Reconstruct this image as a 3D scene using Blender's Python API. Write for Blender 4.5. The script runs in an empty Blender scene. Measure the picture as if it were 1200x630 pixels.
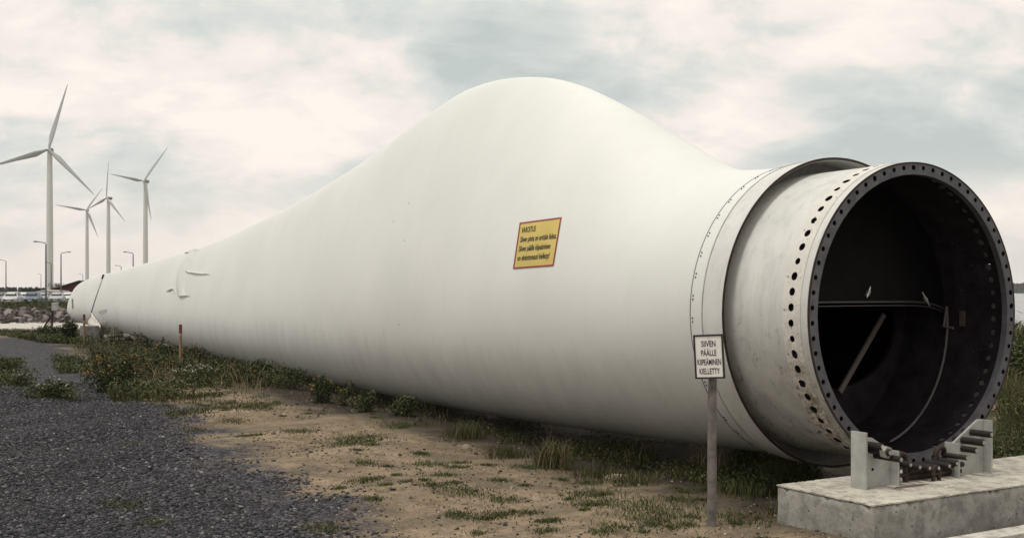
import bpy, bmesh, math, random
import numpy as np
from mathutils import Vector, Matrix
from mathutils.bvhtree import BVHTree
random.seed(7); RNG = np.random.default_rng(7)
S = bpy.context.scene; COL = S.collection
R = math.radians; PI = math.pi; TAU = 2*math.pi

# ------------------------------------------------------------------ camera
F = 1290.0; EYE = 1.6; HOR = 342.0
cam_d = bpy.data.cameras.new('camera'); cam = bpy.data.objects.new('camera', cam_d); COL.objects.link(cam)
cam.location = (0, 0, EYE); cam.rotation_euler = (R(90), 0, 0)
cam_d.sensor_width = 36; cam_d.lens = 36*F/1200; cam_d.shift_y = (HOR-315)/1200
cam_d.clip_start = .05; cam_d.clip_end = 20000
S.camera = cam
# ------------------------------------------------------------------ light
S.view_settings.view_transform = 'Standard'; S.view_settings.look = 'None'
S.view_settings.gamma = 1; S.view_settings.exposure = 0.49
SUN_EL, SUN_AZ = R(70), R(-122)      # azimuth from +Y, clockwise seen from above
W = bpy.data.worlds.new('World'); S.world = W; W.use_nodes = True
def build_world():
    nt = W.node_tree; N = nt.nodes; L = nt.links; N.clear()
    out = N.new('ShaderNodeOutputWorld'); bg = N.new('ShaderNodeBackground')
    sky = N.new('ShaderNodeTexSky'); sky.sky_type = 'NISHITA'; sky.sun_disc = False
    sky.sun_elevation = SUN_EL; sky.sun_rotation = SUN_AZ; sky.dust_density = 2.0
    tc = N.new('ShaderNodeTexCoord'); sep = N.new('ShaderNodeSeparateXYZ'); L.new(tc.outputs['Generated'], sep.inputs[0])
    def math_(op, a, b=None, c=None):
        m = N.new('ShaderNodeMath'); m.operation = op
        for i, v in enumerate((a, b, c)):
            if v is None: continue
            if isinstance(v, (int, float)): m.inputs[i].default_value = v
            else: L.new(v, m.inputs[i])
        return m.outputs[0]
    az = math_('MAXIMUM', sep.outputs[2], 0.0)
    den = math_('ADD', az, 0.42)
    cx = math_('DIVIDE', sep.outputs[0], den); cy = math_('DIVIDE', sep.outputs[1], den)
    cmb = N.new('ShaderNodeCombineXYZ'); L.new(cx, cmb.inputs[0]); L.new(cy, cmb.inputs[1]); cmb.inputs[2].default_value = 3.7
    def noise(scale, detail, rough, dist, off):
        mp = N.new('ShaderNodeMapping'); L.new(cmb.outputs[0], mp.inputs[0]); mp.inputs['Location'].default_value = off
        mp.inputs['Rotation'].default_value = (0, 0, R(-14)); mp.inputs['Scale'].default_value = (1.0, 1.35, 1)
        n = N.new('ShaderNodeTexNoise'); L.new(mp.outputs[0], n.inputs[0])
        n.inputs['Scale'].default_value = scale; n.inputs['Detail'].default_value = detail
        n.inputs['Roughness'].default_value = rough; n.inputs['Distortion'].default_value = dist
        return n.outputs['Fac']
    n1 = noise(1.9, 10, .56, .35, (14.3, 7.7, 0)); n2 = noise(5.0, 9, .60, .3, (0.7, 9.2, 0))
    # clouds thin out and brighten toward the horizon
    mixn = math_('ADD', math_('MULTIPLY', n1, .60), math_('MULTIPLY', n2, .40))
    r = N.new('ShaderNodeValToRGB'); L.new(mixn, r.inputs[0])
    el = r.color_ramp.elements
    el[0].position = .37; el[0].color = (.50, .545, .53, 1)
    el[1].position = .57; el[1].color = (.95, .86, .785, 1)
    e = el.new(.45); e.color = (.655, .67, .64, 1)
    e = el.new(.505); e.color = (.83, .775, .715, 1)
    hz = N.new('ShaderNodeMapRange'); L.new(sep.outputs[2], hz.inputs[0]); hz.inputs[1].default_value = .0; hz.inputs[2].default_value = .12
    hz.inputs[3].default_value = .75; hz.inputs[4].default_value = 0
    m1 = N.new('ShaderNodeMixRGB'); L.new(hz.outputs[0], m1.inputs[0]); L.new(r.outputs[0], m1.inputs[1]); m1.inputs[2].default_value = (.92, .835, .745, 1)
    sc = N.new('ShaderNodeVectorMath'); sc.operation = 'SCALE'; L.new(sky.outputs[0], sc.inputs[0]); sc.inputs['Scale'].default_value = .08
    m2 = N.new('ShaderNodeMixRGB'); m2.inputs[0].default_value = .95; L.new(sc.outputs[0], m2.inputs[1]); L.new(m1.outputs[0], m2.inputs[2])
    L.new(m2.outputs[0], bg.inputs[0]); bg.inputs[1].default_value = .82; L.new(bg.outputs[0], out.inputs[0])
build_world()
sd = bpy.data.lights.new('sun', 'SUN'); sun = bpy.data.objects.new('sun', sd); COL.objects.link(sun)
sd.energy = 1.45; sd.angle = R(16); sd.color = (1.0, .96, .90)
_dir = Vector((math.sin(SUN_AZ)*math.cos(SUN_EL), math.cos(SUN_AZ)*math.cos(SUN_EL), math.sin(SUN_EL)))
sun.rotation_euler = _dir.to_track_quat('Z', 'Y').to_euler(); sun.location = _dir*50

# ------------------------------------------------------------------ frame of the blade
TH = R(30.2)
C0 = Vector((3.11, 8.42, 0)); AX = Vector((-math.sin(TH), math.cos(TH), 0)); DX = Vector((math.cos(TH), math.sin(TH), 0))
CZ = 1.432
def P(s, u, z): return C0 + AX*s + DX*u + Vector((0, 0, z))
def ray(px, py): return Vector(((px-600)/F, 1, (HOR-py)/F))
def gp(px, py, z=0.0):                       # where the picture point meets the level z
    t = (EYE-z)*F/(py-HOR); return Vector(((px-600)/F*t, t, z))
def at(px, py, Y): return Vector(((px-600)/F*Y, Y, EYE+(HOR-py)/F*Y))
def on_s(px, py, s):                         # where it meets the plane across the blade at s
    r = ray(px, py); n = AX; o = P(s, 0, 0)-Vector((0, 0, EYE)); t = o.dot(n)/r.dot(n); return r*t+Vector((0, 0, EYE))

# ------------------------------------------------------------------ helpers
def tag(o, label=None, cat=None, group=None, kind=None):
    if label: o['label'] = label
    if cat: o['category'] = cat
    if group: o['group'] = group
    if kind: o['kind'] = kind
    return o
def empty(name, loc=(0, 0, 0), rz=0, label=None, cat=None, group=None):
    o = bpy.data.objects.new(name, None); COL.objects.link(o); o.location = loc; o.rotation_euler = (0, 0, rz)
    o.empty_display_size = .1
    return tag(o, label, cat, group)
def wloc(o):
    v = Vector((0, 0, 0))
    while o: v += o.location; o = o.parent
    return v
def smooth_mesh(me, angle=40):
    me.polygons.foreach_set('use_smooth', [True]*len(me.polygons))
    try: me.set_sharp_from_angle(angle=R(angle))
    except Exception: pass
class MB:
    def __init__(s): s.v = []; s.f = []
    def add(s, vs, fs):
        b = len(s.v); s.v += [tuple(v) for v in vs]; s.f += [tuple(i+b for i in f) for f in fs]; return s
    def box(s, c, size, ex=Vector((1, 0, 0)), ey=Vector((0, 1, 0)), ez=Vector((0, 0, 1))):
        c = Vector(c); vs = []
        for k in (-.5, .5):
            for j in (-.5, .5):
                for i in (-.5, .5): vs.append(c+ex*(i*size[0])+ey*(j*size[1])+ez*(k*size[2]))
        return s.add(vs, [(0, 2, 3, 1), (4, 5, 7, 6), (0, 1, 5, 4), (2, 6, 7, 3), (0, 4, 6, 2), (1, 3, 7, 5)])
    def prism(s, pts, off):
        pts = [Vector(p) for p in pts]; n = len(pts); off = Vector(off)
        return s.add(pts+[p+off for p in pts], [tuple(range(n))[::-1], tuple(range(n, 2*n))]+[(i, (i+1) % n, n+(i+1) % n, n+i) for i in range(n)])
    def tube(s, path, rad, n=10, caps=True):
        path = [Vector(p) for p in path]; rs = rad if isinstance(rad, (list, tuple)) else [rad]*len(path)
        vs = []; fs = []; m = len(path); up = None
        for i, p in enumerate(path):
            t = (path[min(i+1, m-1)]-path[max(i-1, 0)]).normalized()
            if up is None: up = t.orthogonal().normalized()
            else:
                up = up - t*up.dot(t)
                up = up.normalized() if up.length > 1e-6 else t.orthogonal().normalized()
            w = t.cross(up)
            for k in range(n):
                a = TAU*k/n; vs.append(p+(up*math.cos(a)+w*math.sin(a))*rs[i])
        for i in range(m-1):
            for k in range(n): fs.append((i*n+k, i*n+(k+1) % n, (i+1)*n+(k+1) % n, (i+1)*n+k))
        if caps: fs += [tuple(range(n))[::-1], tuple(range((m-1)*n, m*n))]
        return s.add(vs, fs)
    def rings(s, rings, close=True, capa=False, capb=False):
        n = len(rings[0]); vs = [v for r in rings for v in r]; fs = []
        for i in range(len(rings)-1):
            for k in range(n if close else n-1): fs.append((i*n+k, i*n+(k+1) % n, (i+1)*n+(k+1) % n, (i+1)*n+k))
        if capa: fs.append(tuple(range(n))[::-1])
        if capb: fs.append(tuple(range((len(rings)-1)*n, len(rings)*n)))
        return s.add(vs, fs)
    def build(s, name, m, parent=None, origin=None, smooth=None, bevel=0):
        o0 = wloc(parent) if parent else Vector(origin or (0, 0, 0))
        me = bpy.data.meshes.new(name); me.from_pydata([tuple(Vector(v)-o0) for v in s.v], [], s.f); me.validate()
        bm = bmesh.new(); bm.from_mesh(me); bmesh.ops.recalc_face_normals(bm, faces=bm.faces)
        if bevel:
            eds = [e for e in bm.edges if len(e.link_faces) == 2 and e.calc_face_angle(0) > R(35)]
            bmesh.ops.bevel(bm, geom=eds, offset=bevel, segments=2, affect='EDGES', profile=.6)
        bm.to_mesh(me); bm.free()
        if smooth is not None: smooth_mesh(me, smooth)
        me.materials.append(m)
        o = bpy.data.objects.new(name, me); COL.objects.link(o)
        if parent: o.parent = parent
        elif origin is not None: o.location = origin
        return o
def np_mesh(name, V, Q, m, tone=None, parent=None, origin=None):
    V = np.asarray(V, dtype=np.float32).reshape(-1, 3); Q = np.asarray(Q, dtype=np.int32); k = Q.shape[1]
    if parent: V = V-np.array(wloc(parent), dtype=np.float32)
    elif origin is not None: V = V-np.array(origin, dtype=np.float32)
    me = bpy.data.meshes.new(name); me.vertices.add(len(V)); me.vertices.foreach_set('co', V.ravel())
    me.loops.add(Q.size); me.loops.foreach_set('vertex_index', Q.ravel())
    me.polygons.add(len(Q)); me.polygons.foreach_set('loop_start', np.arange(0, Q.size, k, dtype=np.int32))
    me.update(calc_edges=True)
    if tone is not None:
        at_ = me.attributes.new('tone', 'FLOAT', 'POINT'); at_.data.foreach_set('value', np.asarray(tone, dtype=np.float32))
    me.materials.append(m)
    o = bpy.data.objects.new(name, me); COL.objects.link(o)
    if parent: o.parent = parent
    elif origin is not None: o.location = origin
    return o
def copy_tree(o, parent=None):
    c = o.copy(); COL.objects.link(c); c.parent = parent
    for ch in o.children: copy_tree(ch, c)
    return c

# ------------------------------------------------------------------ materials
class NT:
    def __init__(s, name):
        s.m = bpy.data.materials.new(name); s.m.use_nodes = True; s.t = s.m.node_tree; s.N = s.t.nodes; s.L = s.t.links
        s.b = s.N['Principled BSDF']; s._tc = None
    def tc(s, kind='Object'):
        if s._tc is None: s._tc = s.N.new('ShaderNodeTexCoord')
        return s._tc.outputs[kind]
    def put(s, v, sock):
        if v is None: return
        if hasattr(v, 'is_output'): s.L.new(v, sock)
        elif isinstance(v, (tuple, list)) and len(v) == 3 and len(sock.default_value) == 4: sock.default_value = (*v, 1)
        else: sock.default_value = v
    def mapping(s, scale, rot=(0, 0, 0), vec=None, loc=(0, 0, 0)):
        n = s.N.new('ShaderNodeMapping'); s.L.new(vec or s.tc(), n.inputs[0]); n.inputs['Scale'].default_value = scale
        n.inputs['Rotation'].default_value = rot; n.inputs['Location'].default_value = loc; return n.outputs[0]
    def noise(s, scale, detail=4, rough=.55, vec=None, dist=0, col=False):
        n = s.N.new('ShaderNodeTexNoise'); s.L.new(vec or s.tc(), n.inputs[0]); n.inputs['Scale'].default_value = scale
        n.inputs['Detail'].default_value = detail; n.inputs['Roughness'].default_value = rough; n.inputs['Distortion'].default_value = dist
        return n.outputs['Color' if col else 'Fac']
    def vor(s, scale, out='Color', feature='F1', vec=None):
        n = s.N.new('ShaderNodeTexVoronoi'); n.feature = feature; s.L.new(vec or s.tc(), n.inputs[0]); n.inputs['Scale'].default_value = scale
        return n.outputs[out]
    def ramp(s, fac, stops):
        n = s.N.new('ShaderNodeValToRGB'); s.put(fac, n.inputs[0]); el = n.color_ramp.elements
        while len(el) < len(stops): el.new(.5)
        for e, (p, c) in zip(el, stops):
            e.position = p; e.color = (c, c, c, 1) if isinstance(c, (int, float)) else (*c, 1)
        return n.outputs[0]
    def mix(s, fac, a, b, mode='MIX'):
        n = s.N.new('ShaderNodeMixRGB'); n.blend_type = mode; s.put(fac, n.inputs[0]); s.put(a, n.inputs[1]); s.put(b, n.inputs[2]); return n.outputs[0]
    def math(s, op, a, b=0.0, clamp=False):
        n = s.N.new('ShaderNodeMath'); n.operation = op; n.use_clamp = clamp; s.put(a, n.inputs[0]); s.put(b, n.inputs[1]); return n.outputs[0]
    def rng(s, v, a, b, c=0.0, d=1.0):
        n = s.N.new('ShaderNodeMapRange'); s.put(v, n.inputs[0])
        for i, x in enumerate((a, b, c, d)): n.inputs[i+1].default_value = x
        return n.outputs[0]
    def sep(s, v=None):
        n = s.N.new('ShaderNodeSeparateXYZ'); s.L.new(v or s.tc(), n.inputs[0]); return n.outputs
    def attr(s, name):
        n = s.N.new('ShaderNodeAttribute'); n.attribute_name = name; return n.outputs['Fac']
    def bump(s, h, strength=.3, dist=.02, prev=None):
        n = s.N.new('ShaderNodeBump'); n.inputs['Strength'].default_value = strength; n.inputs['Distance'].default_value = dist
        s.L.new(h, n.inputs['Height'])
        if prev: s.L.new(prev, n.inputs['Normal'])
        return n.outputs[0]
    def fin(s, col, rough=.6, metal=0, normal=None, spec=.5):
        s.put(col, s.b.inputs['Base Color']); s.put(rough, s.b.inputs['Roughness']); s.put(metal, s.b.inputs['Metallic'])
        s.b.inputs['Specular IOR Level'].default_value = spec
        if normal: s.L.new(normal, s.b.inputs['Normal'])
        return s.m
def simple(name, col, rough=.6, metal=0, var=.25, scale=8, bump=.15, spec=.5, dist=.01):
    t = NT(name); n = t.noise(scale, 6, .6)
    c = t.mix(t.rng(n, .3, .7), tuple(x*(1-var) for x in col), tuple(min(1, x*(1+var*.6)) for x in col))
    return t.fin(c, rough, metal, t.bump(t.noise(scale*4, 5, .6), bump, dist), spec)

def mat_blade():
    t = NT('blade_gelcoat'); x = t.tc()
    big = t.noise(.6, 5, .6); stre = t.noise(1.0, 6, .65, t.mapping((5, 5, .45)))
    fine = t.noise(45, 3, .7)
    c = t.mix(t.rng(big, .35, .65), (.645, .657, .622), (.69, .70, .664))
    c = t.mix(t.math('MULTIPLY', t.rng(stre, .52, .75), .12), c, (.47, .48, .42))
    c = t.mix(t.math('MULTIPLY', t.rng(fine, .45, .65), .05), c, (.35, .35, .32))
    spk = t.vor(1.6, 'Distance'); spot = t.ramp(spk, [(0, 1), (.014, 1), (.022, 0), (1, 0)])
    gate = t.ramp(t.noise(.9, 2), [(.48, 0), (.52, 1)])
    c = t.mix(t.math('MULTIPLY', spot, gate), c, (.12, .09, .07))
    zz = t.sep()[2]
    g = t.math('MULTIPLY', t.rng(t.math('ADD', zz, t.math('MULTIPLY', stre, .9)), 1.5, .15), .72)  # lower part darkened: underside shade painted in, streaked with dirt
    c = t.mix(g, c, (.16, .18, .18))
    return t.fin(c, .55, 0, t.bump(t.noise(.9, 3), .25, .03, t.bump(t.noise(160, 3, .6), .15, .002)), .35)
def mat_steel_white():
    t = NT('painted_steel_weathered')
    c = t.mix(t.rng(t.noise(2.2, 6, .6), .3, .7), (.50, .51, .48), (.64, .635, .60))
    stre = t.noise(1.6, 6, .7, t.mapping((7, 7, .8)))
    c = t.mix(t.math('MULTIPLY', t.rng(stre, .5, .72), .45), c, (.33, .32, .28))
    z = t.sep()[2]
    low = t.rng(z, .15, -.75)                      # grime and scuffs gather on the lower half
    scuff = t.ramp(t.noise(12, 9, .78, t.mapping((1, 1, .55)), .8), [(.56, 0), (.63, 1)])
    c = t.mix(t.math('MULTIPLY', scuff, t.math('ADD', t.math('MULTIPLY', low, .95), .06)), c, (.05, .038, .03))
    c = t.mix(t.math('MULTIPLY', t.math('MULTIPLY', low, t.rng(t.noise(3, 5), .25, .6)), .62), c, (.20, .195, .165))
    chip = t.ramp(t.noise(22, 5, .6), [(.70, 0), (.73, 1)])
    c = t.mix(t.math('MULTIPLY', chip, .7), c, (.10, .075, .06))
    return t.fin(c, .5, 0, t.bump(t.noise(60, 4), .12, .004), .4)
def mat_hole_band():
    t = NT('hole_band_paint')
    c = t.mix(t.rng(t.noise(4, 6, .6), .3, .7), (.56, .555, .50), (.68, .665, .60))
    z = t.sep()[2]
    low = t.rng(z, .1, -.7)
    rust = t.ramp(t.noise(14, 8, .75, None, .8), [(.40, 0), (.62, 1)])
    c = t.mix(t.math('MULTIPLY', rust, t.math('ADD', t.math('MULTIPLY', low, 1.0), .08)), c, (.16, .115, .075))
    chip = t.ramp(t.noise(30, 6, .6), [(.63, 0), (.67, 1)])
    c = t.mix(t.math('MULTIPLY', chip, .8), c, (.06, .045, .04))
    return t.fin(c, .6, 0, t.bump(t.noise(50, 4), .25, .004), .35)
def mat_flange():
    t = NT('flange_dark_steel')
    c = t.mix(t.rng(t.noise(9, 8, .65), .3, .7), (.060, .062, .070), (.135, .135, .150))
    rs = t.ramp(t.noise(16, 7, .7), [(.60, 0), (.70, 1)])
    c = t.mix(t.math('MULTIPLY', rs, .7), c, (.12, .06, .04))
    return t.fin(c, .55, .35, t.bump(t.noise(70, 4), .3, .004))
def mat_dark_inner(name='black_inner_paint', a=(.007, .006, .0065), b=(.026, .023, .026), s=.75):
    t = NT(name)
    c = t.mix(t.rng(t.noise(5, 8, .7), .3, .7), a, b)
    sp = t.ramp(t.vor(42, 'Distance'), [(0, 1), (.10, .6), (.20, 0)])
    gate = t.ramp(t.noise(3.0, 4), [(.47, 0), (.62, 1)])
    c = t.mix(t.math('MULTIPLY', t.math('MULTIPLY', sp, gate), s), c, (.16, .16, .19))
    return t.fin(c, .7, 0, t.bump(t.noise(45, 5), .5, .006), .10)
def mat_concrete(name, base=(.47, .455, .40), dark=.55):
    t = NT(name)
    c = t.mix(t.rng(t.noise(3.5, 8, .6), .3, .72), tuple(b*dark for b in base), base)
    c = t.mix(t.math('MULTIPLY', t.rng(t.noise(9, 9, .75), .46, .58), .7), c, tuple(b*.38 for b in base))
    c = t.mix(t.math('MULTIPLY', t.rng(t.noise(70, 4, .7), .5, .7), .30), c, (.13, .12, .10))
    pit = t.ramp(t.vor(15, 'Distance'), [(0, 1), (.08, 1), (.15, 0)])
    pg = t.ramp(t.noise(6, 4), [(.46, 0), (.5, 1)])
    pp = t.math('MULTIPLY', pit, pg)
    c = t.mix(t.math('MULTIPLY', pp, .8), c, (.09, .08, .07))
    h = t.math('SUBTRACT', t.noise(40, 6, .6), pp)
    return t.fin(c, .85, 0, t.bump(h, .5, .006), .25)
def mat_rust(name='rusty_steel', a=(.012, .008, .007), b=(.050, .028, .021)):
    t = NT(name); c = t.mix(t.rng(t.noise(30, 7, .7), .35, .68), a, b)
    return t.fin(c, .7, .2, t.bump(t.noise(120, 4), .5, .003))
def mat_ground():
    t = NT('sandy_ground_with_gravel'); x = t.tc(); sp = t.sep()
    # sand
    sand = t.mix(t.rng(t.noise(.9, 7, .6), .3, .7), (.190, .142, .092), (.345, .262, .172))
    sand = t.mix(t.math('MULTIPLY', t.rng(t.noise(4.5, 9, .78), .47, .60), .75), sand, (.105, .078, .052))
    sand = t.mix(t.math('MULTIPLY', t.rng(t.noise(26, 7, .85), .49, .62), .75), sand, (.085, .064, .047))
    sand = t.mix(t.math('MULTIPLY', t.rng(t.noise(110, 4, .8), .52, .7), .5), sand, (.38, .31, .23))
    sand = t.mix(t.math('MULTIPLY', t.ramp(t.noise(1.7, 6, .6), [(.50, 0), (.62, 1)]), .6), sand, (.12, .098, .072))
    litter = t.ramp(t.noise(.42, 6, .65), [(.50, 0), (.62, 1)])
    # gravel
    cell = t.vor(42, 'Color'); cellf = t.sep(cell)[0]
    gr = t.ramp(cellf, [(0, (.018, .018, .022)), (.55, (.042, .042, .050)), (.85, (.080, .080, .088)), (1, (.18, .175, .17))])
    gr = t.mix(t.math('MULTIPLY', t.rng(t.noise(1.3, 5), .45, .7), .3), gr, (.105, .09, .075))
    # gravel lies left of a wandering line
    ln = t.math('ADD', sp[0], t.math('MULTIPLY', sp[1], .488))
    ln = t.math('ADD', ln, t.math('MULTIPLY', t.math('SUBTRACT', t.noise(.55, 8, .68), .5), 4.2))
    ln = t.math('ADD', ln, t.math('MULTIPLY', t.math('SUBTRACT', t.noise(9, 5, .7), .5), 1.1))
    g = t.rng(ln, 3.0, 2.45)
    far = t.rng(sp[1], 38, 41, 1, 0)
    g = t.math('MULTIPLY', g, far)
    c = t.mix(g, sand, gr)
    # green cover farther off
    gc = t.mix(t.rng(t.noise(.5, 8, .7), .3, .7), (.020, .026, .009), (.055, .058, .022))
    c = t.mix(t.rng(sp[1], 41, 46), c, gc)
    # soil darkened along this strip to paint in the blade's shade
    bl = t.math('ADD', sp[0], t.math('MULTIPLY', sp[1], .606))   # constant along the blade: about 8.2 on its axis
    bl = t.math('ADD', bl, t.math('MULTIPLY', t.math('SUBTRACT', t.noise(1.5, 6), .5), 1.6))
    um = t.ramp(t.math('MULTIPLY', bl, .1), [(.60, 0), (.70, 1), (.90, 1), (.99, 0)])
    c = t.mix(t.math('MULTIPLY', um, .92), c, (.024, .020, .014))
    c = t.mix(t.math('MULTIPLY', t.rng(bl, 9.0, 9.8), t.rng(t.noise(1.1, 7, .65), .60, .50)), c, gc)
    h1 = t.math('MULTIPLY', t.vor(42, 'Distance'), -1.0)
    hs = t.noise(20, 8, .65)
    h = t.mix(g, hs, h1)
    b1 = t.bump(h, .8, .03); b2 = t.bump(t.noise(3.5, 7, .6), .6, .12, b1)
    return t.fin(c, .9, 0, b2, .2)
def mat_tone(name, stops, rough=.7, trans=0, spec=.3):
    t = NT(name); c = t.ramp(t.attr('tone'), stops); c2 = t.mix(t.math('MULTIPLY', t.noise(30, 3), .35), c, t.mix(1.0, c, (.6, .6, .6), 'MULTIPLY'))
    t.fin(c2, rough, 0, None, spec); return t.m
def mat_water():
    t = NT('sea_water'); m = t.mapping((1, 1, 1))
    n = t.noise(.8, 6, .6, m)
    return t.fin((.06, .065, .07), .12, 0, t.bump(n, .35, .25), .5)
M = dict(
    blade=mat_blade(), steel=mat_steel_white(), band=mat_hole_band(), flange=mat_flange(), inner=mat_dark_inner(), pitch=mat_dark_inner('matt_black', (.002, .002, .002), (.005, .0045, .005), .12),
    concrete=mat_concrete('cast_concrete', (.43, .42, .375)), screed=mat_concrete('screed_top', (.56, .52, .44), .72), pale=mat_concrete('pale_concrete', (.62, .59, .52), .75), grey_conc=mat_concrete('grey_concrete', (.36, .35, .32)),
    rust=mat_rust(), stud=mat_rust('oiled_stud_steel', (.008, .006, .006), (.026, .020, .018)),
    bright=simple('cut_steel', (.55, .54, .50), .35, .8, .3, 60),
    galv=simple('bracket_grey_paint', (.38, .39, .36), .5, .1, .25, 9, .1),
    ground=mat_ground(), water=mat_water(),
    wood=simple('weathered_wood', (.155, .140, .125), .85, 0, .5, 14, .6), stake_pale=simple('pale_wood', (.36, .27, .20), .8), stake=simple('stake_wood', (.26, .17, .105), .85, 0, .35, 12, .4),
    red=simple('red_paint', (.15, .028, .022), .6, 0, .25, 20), black=simple('black_frame', (.012, .012, .013), .45, 0, .2, 20),
    white=simple('sign_white', (.72, .71, .66), .5, 0, .06, 6, .02), ink=simple('ink', (.012, .010, .010), .7, 0, .1, 20, 0),
    yellow=simple('label_yellow', (.56, .43, .115), .55, 0, .10, 4, .03), ink_red=simple('label_red', (.28, .035, .030), .6, 0, .2, 9, 0),
    tarp=simple('white_tarp', (.66, .63, .56), .55, 0, .25, 5, .3), strap=simple('dark_strap', (.15, .15, .145), .8, 0, .3, 20),
    film=simple('torn_film', (.63, .64, .60), .4, 0, .08, 6, .1),
    tower=simple('turbine_white', (.66, .66, .62), .5, 0, .06, .5, .02), tower_dark=simple('turbine_grey', (.20, .21, .22), .5, 0, .1, .5, .02),
    rotor=simple('rotor_grey', (.44, .46, .45), .5, 0, .06, .5, .02),  # tone lowered so the colour carries the rotors' shade against the sky
    lamp=simple('lamp_steel', (.13, .14, .15), .5, .4, .2, 3), barn=simple('barn_red_boards', (.090, .018, .018), .85, 0, .3, 3, .2),
    roofp=simple('pale_metal_roof', (.50, .47, .43), .5, 0, .15, 2), roofd=simple('dark_felt_roof', (.045, .042, .045), .8, 0, .2, 2),
    glass=simple('dark_glass', (.012, .014, .018), .25, 0, .2, 3, 0, .25), nut=simple('dull_nut', (.13, .13, .12), .4, .5, .4, 30), rubber=simple('rubber', (.018, .018, .018), .8), rim=simple('wheel_rim', (.45, .45, .46), .35, .7),
    rimdark=simple('dark_rubber_rim', (.045, .042, .044), .4), lens=simple('headlight_lens', (.72, .72, .70), .15), plate=simple('number_plate', (.7, .7, .66), .5),
    bark=simple('bark', (.055, .042, .032), .9, 0, .4, 10, .5),
    stone=mat_tone('crushed_stone', [(0, (.018, .018, .020)), (.6, (.050, .050, .055)), (.88, (.088, .088, .096)), (.985, (.16, .157, .155)), (1, (.32, .31, .29))], .85),
    pebble=mat_tone('pebbles', [(0, (.022, .018, .016)), (.5, (.06, .048, .038)), (.85, (.22, .17, .12)), (1, (.42, .38, .32))], .85),
    rock=mat_tone('riprap', [(0, (.026, .022, .021)), (.5, (.085, .072, .066)), (1, (.24, .21, .19))], .85),
    grass=mat_tone('grass_blades', [(0, (.020, .022, .008)), (.4, (.058, .078, .015)), (.62, (.078, .074, .028)), (.8, (.085, .062, .030)), (.93, (.20, .155, .085)), (1, (.30, .245, .145))], .7),
    leaf=mat_tone('weed_leaves', [(0, (.013, .020, .006)), (.5, (.044, .062, .015)), (.85, (.095, .108, .030)), (1, (.15, .13, .05))], .65),
    forest=mat_tone('far_trees', [(0, (.012, .017, .010)), (1, (.045, .055, .032))], .9),
    flower_y=simple('yellow_petals', (.30, .15, .025), .7, 0, .35, 40), flower_w=simple('white_petals', (.40, .38, .33), .7, 0, .2, 40),
    stem=simple('stems', (.070, .062, .030), .8, 0, .4, 30),
)

# ------------------------------------------------------------------ ground
def hills(x, y): return .035*np.sin(x*1.3+.7*y)*np.cos(y*.9-.4*x)+.02*np.sin(3.1*x-1.7*y)
def ground_z(x, y):
    x = np.asarray(x, float); y = np.asarray(y, float)
    amp = np.clip((30-np.abs(y-12))/20, 0, 1); z = hills(x, y)*amp
    q = np.minimum(y-36, x+2); q = np.clip(q/10, 0, 1); z = z-2.2*q*q*(3-2*q)
    pl = np.clip((y-64)/10, 0, 1)*np.clip((-x-6)/6, 0, 1); z = z+.1*pl
    # slight hollow below the blade
    bl = x+.606*y-8.2; z = z-.05*np.exp(-(bl/1.6)**2)
    return z
def gz(p): return float(ground_z(p[0], p[1]))
def make_ground():
    a = np.linspace(-1, 1, 301); k = 9.0; xs = np.sinh(a*k)/math.sinh(k)*4200
    b = np.linspace(-.35, 1, 321); ys = 8+np.sinh(b*k)/math.sinh(k)*4200
    X, Y = np.meshgrid(xs, ys); Z = ground_z(X, Y); V = np.stack([X, Y, Z], -1).reshape(-1, 3)
    nx = len(xs); ny = len(ys); i, j = np.meshgrid(np.arange(nx-1), np.arange(ny-1)); b0 = (j*nx+i).ravel()
    Q = np.stack([b0, b0+1, b0+nx+1, b0+nx], -1)
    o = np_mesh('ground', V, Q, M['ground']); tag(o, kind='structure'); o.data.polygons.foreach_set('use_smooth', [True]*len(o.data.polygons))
    w = MB(); w.add([(-4200, 20, -.75), (4200, 20, -.75), (4200, 4200, -.75), (-4200, 4200, -.75)], [(0, 1, 2, 3)])
    tag(w.build('water', M['water']), kind='structure')
make_ground()

# ------------------------------------------------------------------ the blade
def s_of(px):
    k = (px-600)/F; return (C0.x-k*C0.y)/(math.sin(TH)+k*math.cos(TH))
def z_of(px, py):
    s = s_of(px); return s, EYE+(HOR-py)/F*(C0.y+math.cos(TH)*s)
TOP = [z_of(*p) for p in [(845, 198), (825, 186), (795, 165), (760, 143), (720, 119), (690, 104), (660, 94), (630, 90), (605, 91), (580, 95), (555, 103), (520, 123), (480, 152), (440, 181), (400, 207), (350, 237), (300, 262), (250, 284), (200, 300), (150, 314), (122, 321.5), (109, 325), (97, 330), (89, 336), (83, 346), (80, 356)]]
BOT = [z_of(*p) for p in [(850, 524), (800, 516), (700, 503), (600, 488), (500, 470.5), (400, 451), (300, 429), (200, 403.5), (150, 391), (122, 384), (107, 381), (95.5, 378), (87, 374), (82, 368), (80, 360)]]
RB = 1.235
ts = np.array([t[0] for t in TOP]); tz = np.array([t[1] for t in TOP]); bs = np.array([t[0] for t in BOT]); bz = np.array([t[1] for t in BOT])
ts = np.insert(ts, 0, [1.0, 1.6]); tz = np.insert(tz, 0, [CZ+RB, CZ+RB+.02])
bs = np.insert(bs, 0, [1.0, 1.6]); bz = np.insert(bz, 0, [CZ-RB, CZ-RB])
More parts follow.
